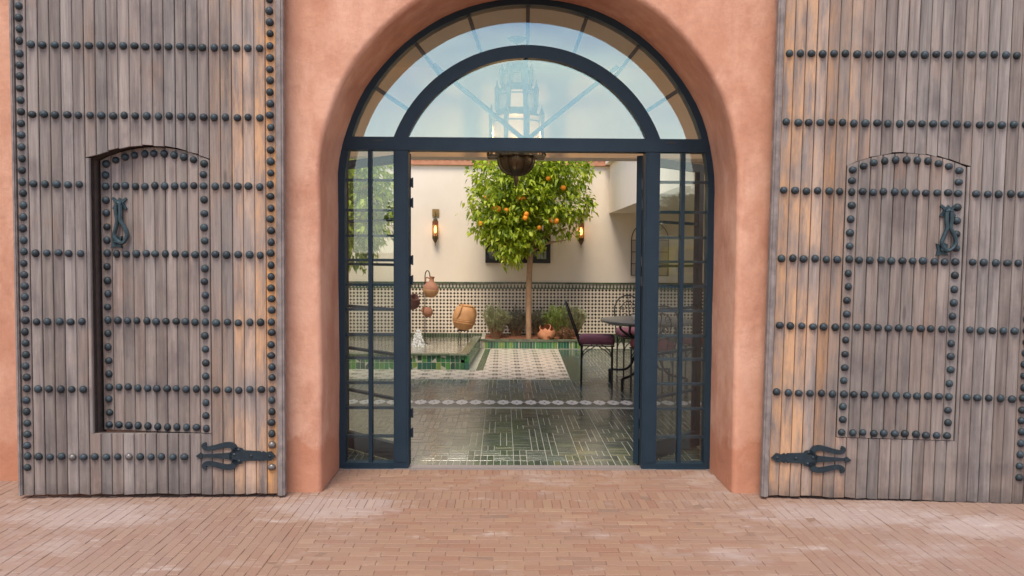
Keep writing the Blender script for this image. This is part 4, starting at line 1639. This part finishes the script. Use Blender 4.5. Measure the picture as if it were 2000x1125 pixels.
# ------------------------------------------------------------------ garden table and chairs
def chair(label, loc, rz, cushion):
    t = thing('iron_chair', label, 'chair', loc, 'wrought iron chairs round the garden table', rz)
    w, d, sh = .19, .19, .47           # seat half width (y), half depth (x), seat height; the chair faces +x
    for sx in (-1, 1):
        for sy in (-1, 1):
            MB().tube([(sx * d * .92, sy * w * .94, 0), (sx * d * .92, sy * w * .94, sh * .62)], .0095, 7).build('leg', m_wrought, t, 60)
    mb_ = MB()
    for sx in (-1, 1):
        for sy in (-1, 1):
            x_, y_ = sx * d * .92, sy * w * .94
            mb_.tube([(x_, y_, sh * .58), (x_, y_, sh)], .010, 6)
            for (ax, ay) in ((-sx, 0), (0, -sy)):
                mb_.tube([tuple(v) for v in curve([Vector((x_, y_, sh * .60)), Vector((x_ + ax * .03, y_ + ay * .03, sh * .80)), Vector((x_ + ax * .15, y_ + ay * .15, sh * .98))], 4)], .006, 5)
    mb_.build('brace', m_wrought, t, smooth=60)
    mb_ = MB()
    for sy in (-1, 1): mb_.tube([(-d, sy * w, sh), (d, sy * w, sh)], .009, 6)
    for sx in (-1, 0, 1): mb_.tube([(sx * d, -w, sh), (sx * d, w, sh)], .009, 6)
    mb_.build('seat_frame', m_wrought, t, smooth=60)
    # back: tall arch leaning backwards, with scrolls
    mb_ = MB()
    lean = lambda z: -d - (z - sh) * .36
    A_ = [(-w, sh)] + [(-w, sh + .2)] + [(-w * cos(pi * i / 10), sh + .30 + .20 * sin(pi * i / 10)) for i in range(11)] + [(w, sh + .2), (w, sh)]
    mb_.tube([(lean(z), y_, z) for y_, z in A_], .009, 6)
    A2 = [(-w * .55, sh + .02)] + [(-w * .62 * cos(pi * i / 10), sh + .27 + .15 * sin(pi * i / 10)) for i in range(11)] + [(w * .55, sh + .02)]
    mb_.tube([(lean(z), y_, z) for y_, z in A2], .006, 5)
    mb_.tube([(lean(z), 0, z) for z in (sh, sh + .2, sh + .5)], .006, 5)
    for sy in (-1, 1):
        sp = [(sy * (.05 + .045 * (1 - i / 20) * cos(i * .55)), sh + .22 + .06 * (1 - i / 20) * sin(i * .55)) for i in range(16)]
        mb_.tube([(lean(z), y_, z) for y_, z in sp], .005, 5)
        sp = [(sy * (.07 + .04 * (1 - i / 20) * cos(-i * .55)), sh + .36 + .05 * (1 - i / 20) * sin(-i * .55)) for i in range(16)]
        mb_.tube([(lean(z), y_, z) for y_, z in sp], .005, 5)
    mb_.build('backrest', m_wrought, t, smooth=60)
    mb_ = MB()
    n_ = 5
    z0, z1 = sh + .012, sh + .105
    pr = lambda q: [(sx * (d + .005) * q, sy * (w + .005) * q) for sx, sy in ((-1, -1), (1, -1), (1, 1), (-1, 1))]

    def rrect(q, z):
        o_ = []
        R_ = .05
        X2, Y2 = (d + .01) * q - R_, (w + .01) * q - R_
        for (cx, cy, a0) in ((X2, Y2, 0), (-X2, Y2, 90), (-X2, -Y2, 180), (X2, -Y2, 270)):
            for i in range(4):
                a = radians(a0 + 30 * i)
                o_.append((cx + R_ * cos(a), cy + R_ * sin(a), z))
        return o_
    rings = [rrect(.94, z0), rrect(1.0, z0 + .018), rrect(1.01, z0 + .045), rrect(1.0, z1 - .022), rrect(.94, z1 - .006), rrect(.75, z1)]
    vs_ = [p for r_ in rings for p in r_]
    N_ = 16
    fs_ = [tuple(range(N_))[::-1], tuple(range(5 * N_, 6 * N_))]
    for i in range(5):
        for j in range(N_):
            l = (j + 1) % N_
            fs_.append((i * N_ + j, i * N_ + l, (i + 1) * N_ + l, (i + 1) * N_ + j))
    mb_.add(vs_, fs_)
    mb_.build('cushion', cushion, t, smooth=60)
    return t


chair('iron chair with plum cushion standing nearest the tree, facing the table', (.925, 3.46, 0), radians(-7), m_cushion)
chair('iron chair with wine-red cushion in front of the table by the door post', (1.46, 2.96, 0), radians(96), m_cushion_red)
chair('iron chair with plum cushion on the far side of the table', (1.50, 4.28, 0), radians(-85), m_cushion)
chair('iron chair with wine-red cushion behind the glass side light', (2.10, 3.50, 0), radians(178), m_cushion_red)
tb = thing('garden_table', 'round slate-topped iron table among the cushioned chairs', 'table', (1.50, 3.44, 0))
MB().lathe([(0, .705), (.44, .705), (.50, .722), (.535, .735), (.535, .752), (.52, .758), (0, .758)], 40).build('table_top', m_tabletop, tb, 30)
for k in range(4):
    a = radians(45 + 90 * k + 3)
    P = [(.36, .70), (.36, .62), (.20, .52), (.15, .42), (.18, .28), (.28, .16), (.50, .13), (.51, .10), (.51, 0)]
    cv = curve([Vector((r_ * cos(a), r_ * sin(a), z_)) for r_, z_ in P], 4)
    MB().tube([tuple(v) for v in cv], [.014] * (len(cv) - 5) + [.016] * 5, 7).build('leg', m_wrought, tb, 60)
MB().lathe([(.155, .40), (.165, .408), (.155, .416), (.145, .408), (.155, .40)], 18).build('ring', m_wrought, tb, 60)
cp_ = thing('cup', 'white cup standing on the slate table', 'cup', (1.36, 3.35, .759))
MB().lathe([(.035, 0), (.05, .03), (.052, .055), (.048, .055), (.04, .02), (0, .015)], 14).build('cup_body', m_cup, cp_, 60)
MB().tube([(.048, 0, .045), (.072, 0, .04), (.07, 0, .02), (.045, 0, .015)], .005, 6).build('handle', m_cup, cp_, 60)

# ------------------------------------------------------------------ across the road (seen only as reflections in the glass)
tk = thing('yellow_truck', 'yellow delivery truck parked across the road, mirrored in the side light', 'truck', (8.9, -33.0, -.04))
mb = MB()
mb.prism([(-.95, .45), (.95, .45), (.95, 1.25), (.82, 1.95), (-.82, 1.95), (-.95, 1.25)], -1.0, 1.4, XYZ)
mb.build('cab', m_yellow, tk)
MB().box(-1.0, 1.0, -5.2, -1.1, .75, 2.5).build('cargo_box', m_wallfar, tk)
MB().prism([(-.80, 1.22), (.80, 1.22), (.72, 1.80), (-.72, 1.80)], 1.4, 1.425, XYZ).build('windscreen', m_winglass, tk)
MB().box(-.7, .7, 1.402, 1.45, .70, .95).build('grille', m_black, tk)
MB().box(-.98, .98, 1.40, 1.55, .40, .60).build('bumper', m_black, tk)
for s in (-1, 1):
    MB().lathe([(.10, 0), (.10, .03), (0, .04)], 12).build('headlight', m_cup, tk, loc=(s * .78, 1.40, .82), rot=(-pi / 2, 0, 0))
    for y_ in (.6, -3.8):
        MB().lathe([(.36, -.12), (.40, -.10), (.40, .10), (.36, .12)], 18).build('wheel', m_tyre, tk, loc=(s * .84, y_, .40), rot=(0, pi / 2, 0))
random.seed(31)
cl = []
for k in range(260):
    d = Vector((random.gauss(0, 1), random.gauss(0, 1), random.gauss(0, .9))).normalized()
    cl.append((Vector((d.x * 2.4, d.y * 2.4, d.z * 1.9)) * RU(.6, 1.05), d, .3))
far_me = crown(cl, 12, .42, .12, .9).mesh('crown', m_farleaf)
trunk_me = MB().tube([(0, 0, -.1), (.05, 0, 1.2), (0, 0, 2.6)], [.2, .16, .1], 8).mesh('trunk', m_bark, 60)
for i, (x_, y_, s_) in enumerate([(-14, -44, 1.0), (-5, -46, 1.1), (5, -45, .95), (12.5, -43, 1.1), (21, -46, 1.0), (-24, -45, 1.1), (30, -44, 1.0)]):
    t = thing('street_tree', 'round leafy tree in the row across the road, mirrored in the glass', 'tree', (x_, y_, -.05), 'trees across the road', i * 1.3)
    inst('trunk', trunk_me, t)
    inst('crown', far_me, t, (0, 0, 3.3 * s_), None, (s_,) * 3)
mb = MB().box(-60, 60, -48.4, -48, -.05, 1.5)
tag(mb.build('boundary_wall', m_wallfar), 'low whitewashed wall behind the trees across the road', 'wall')
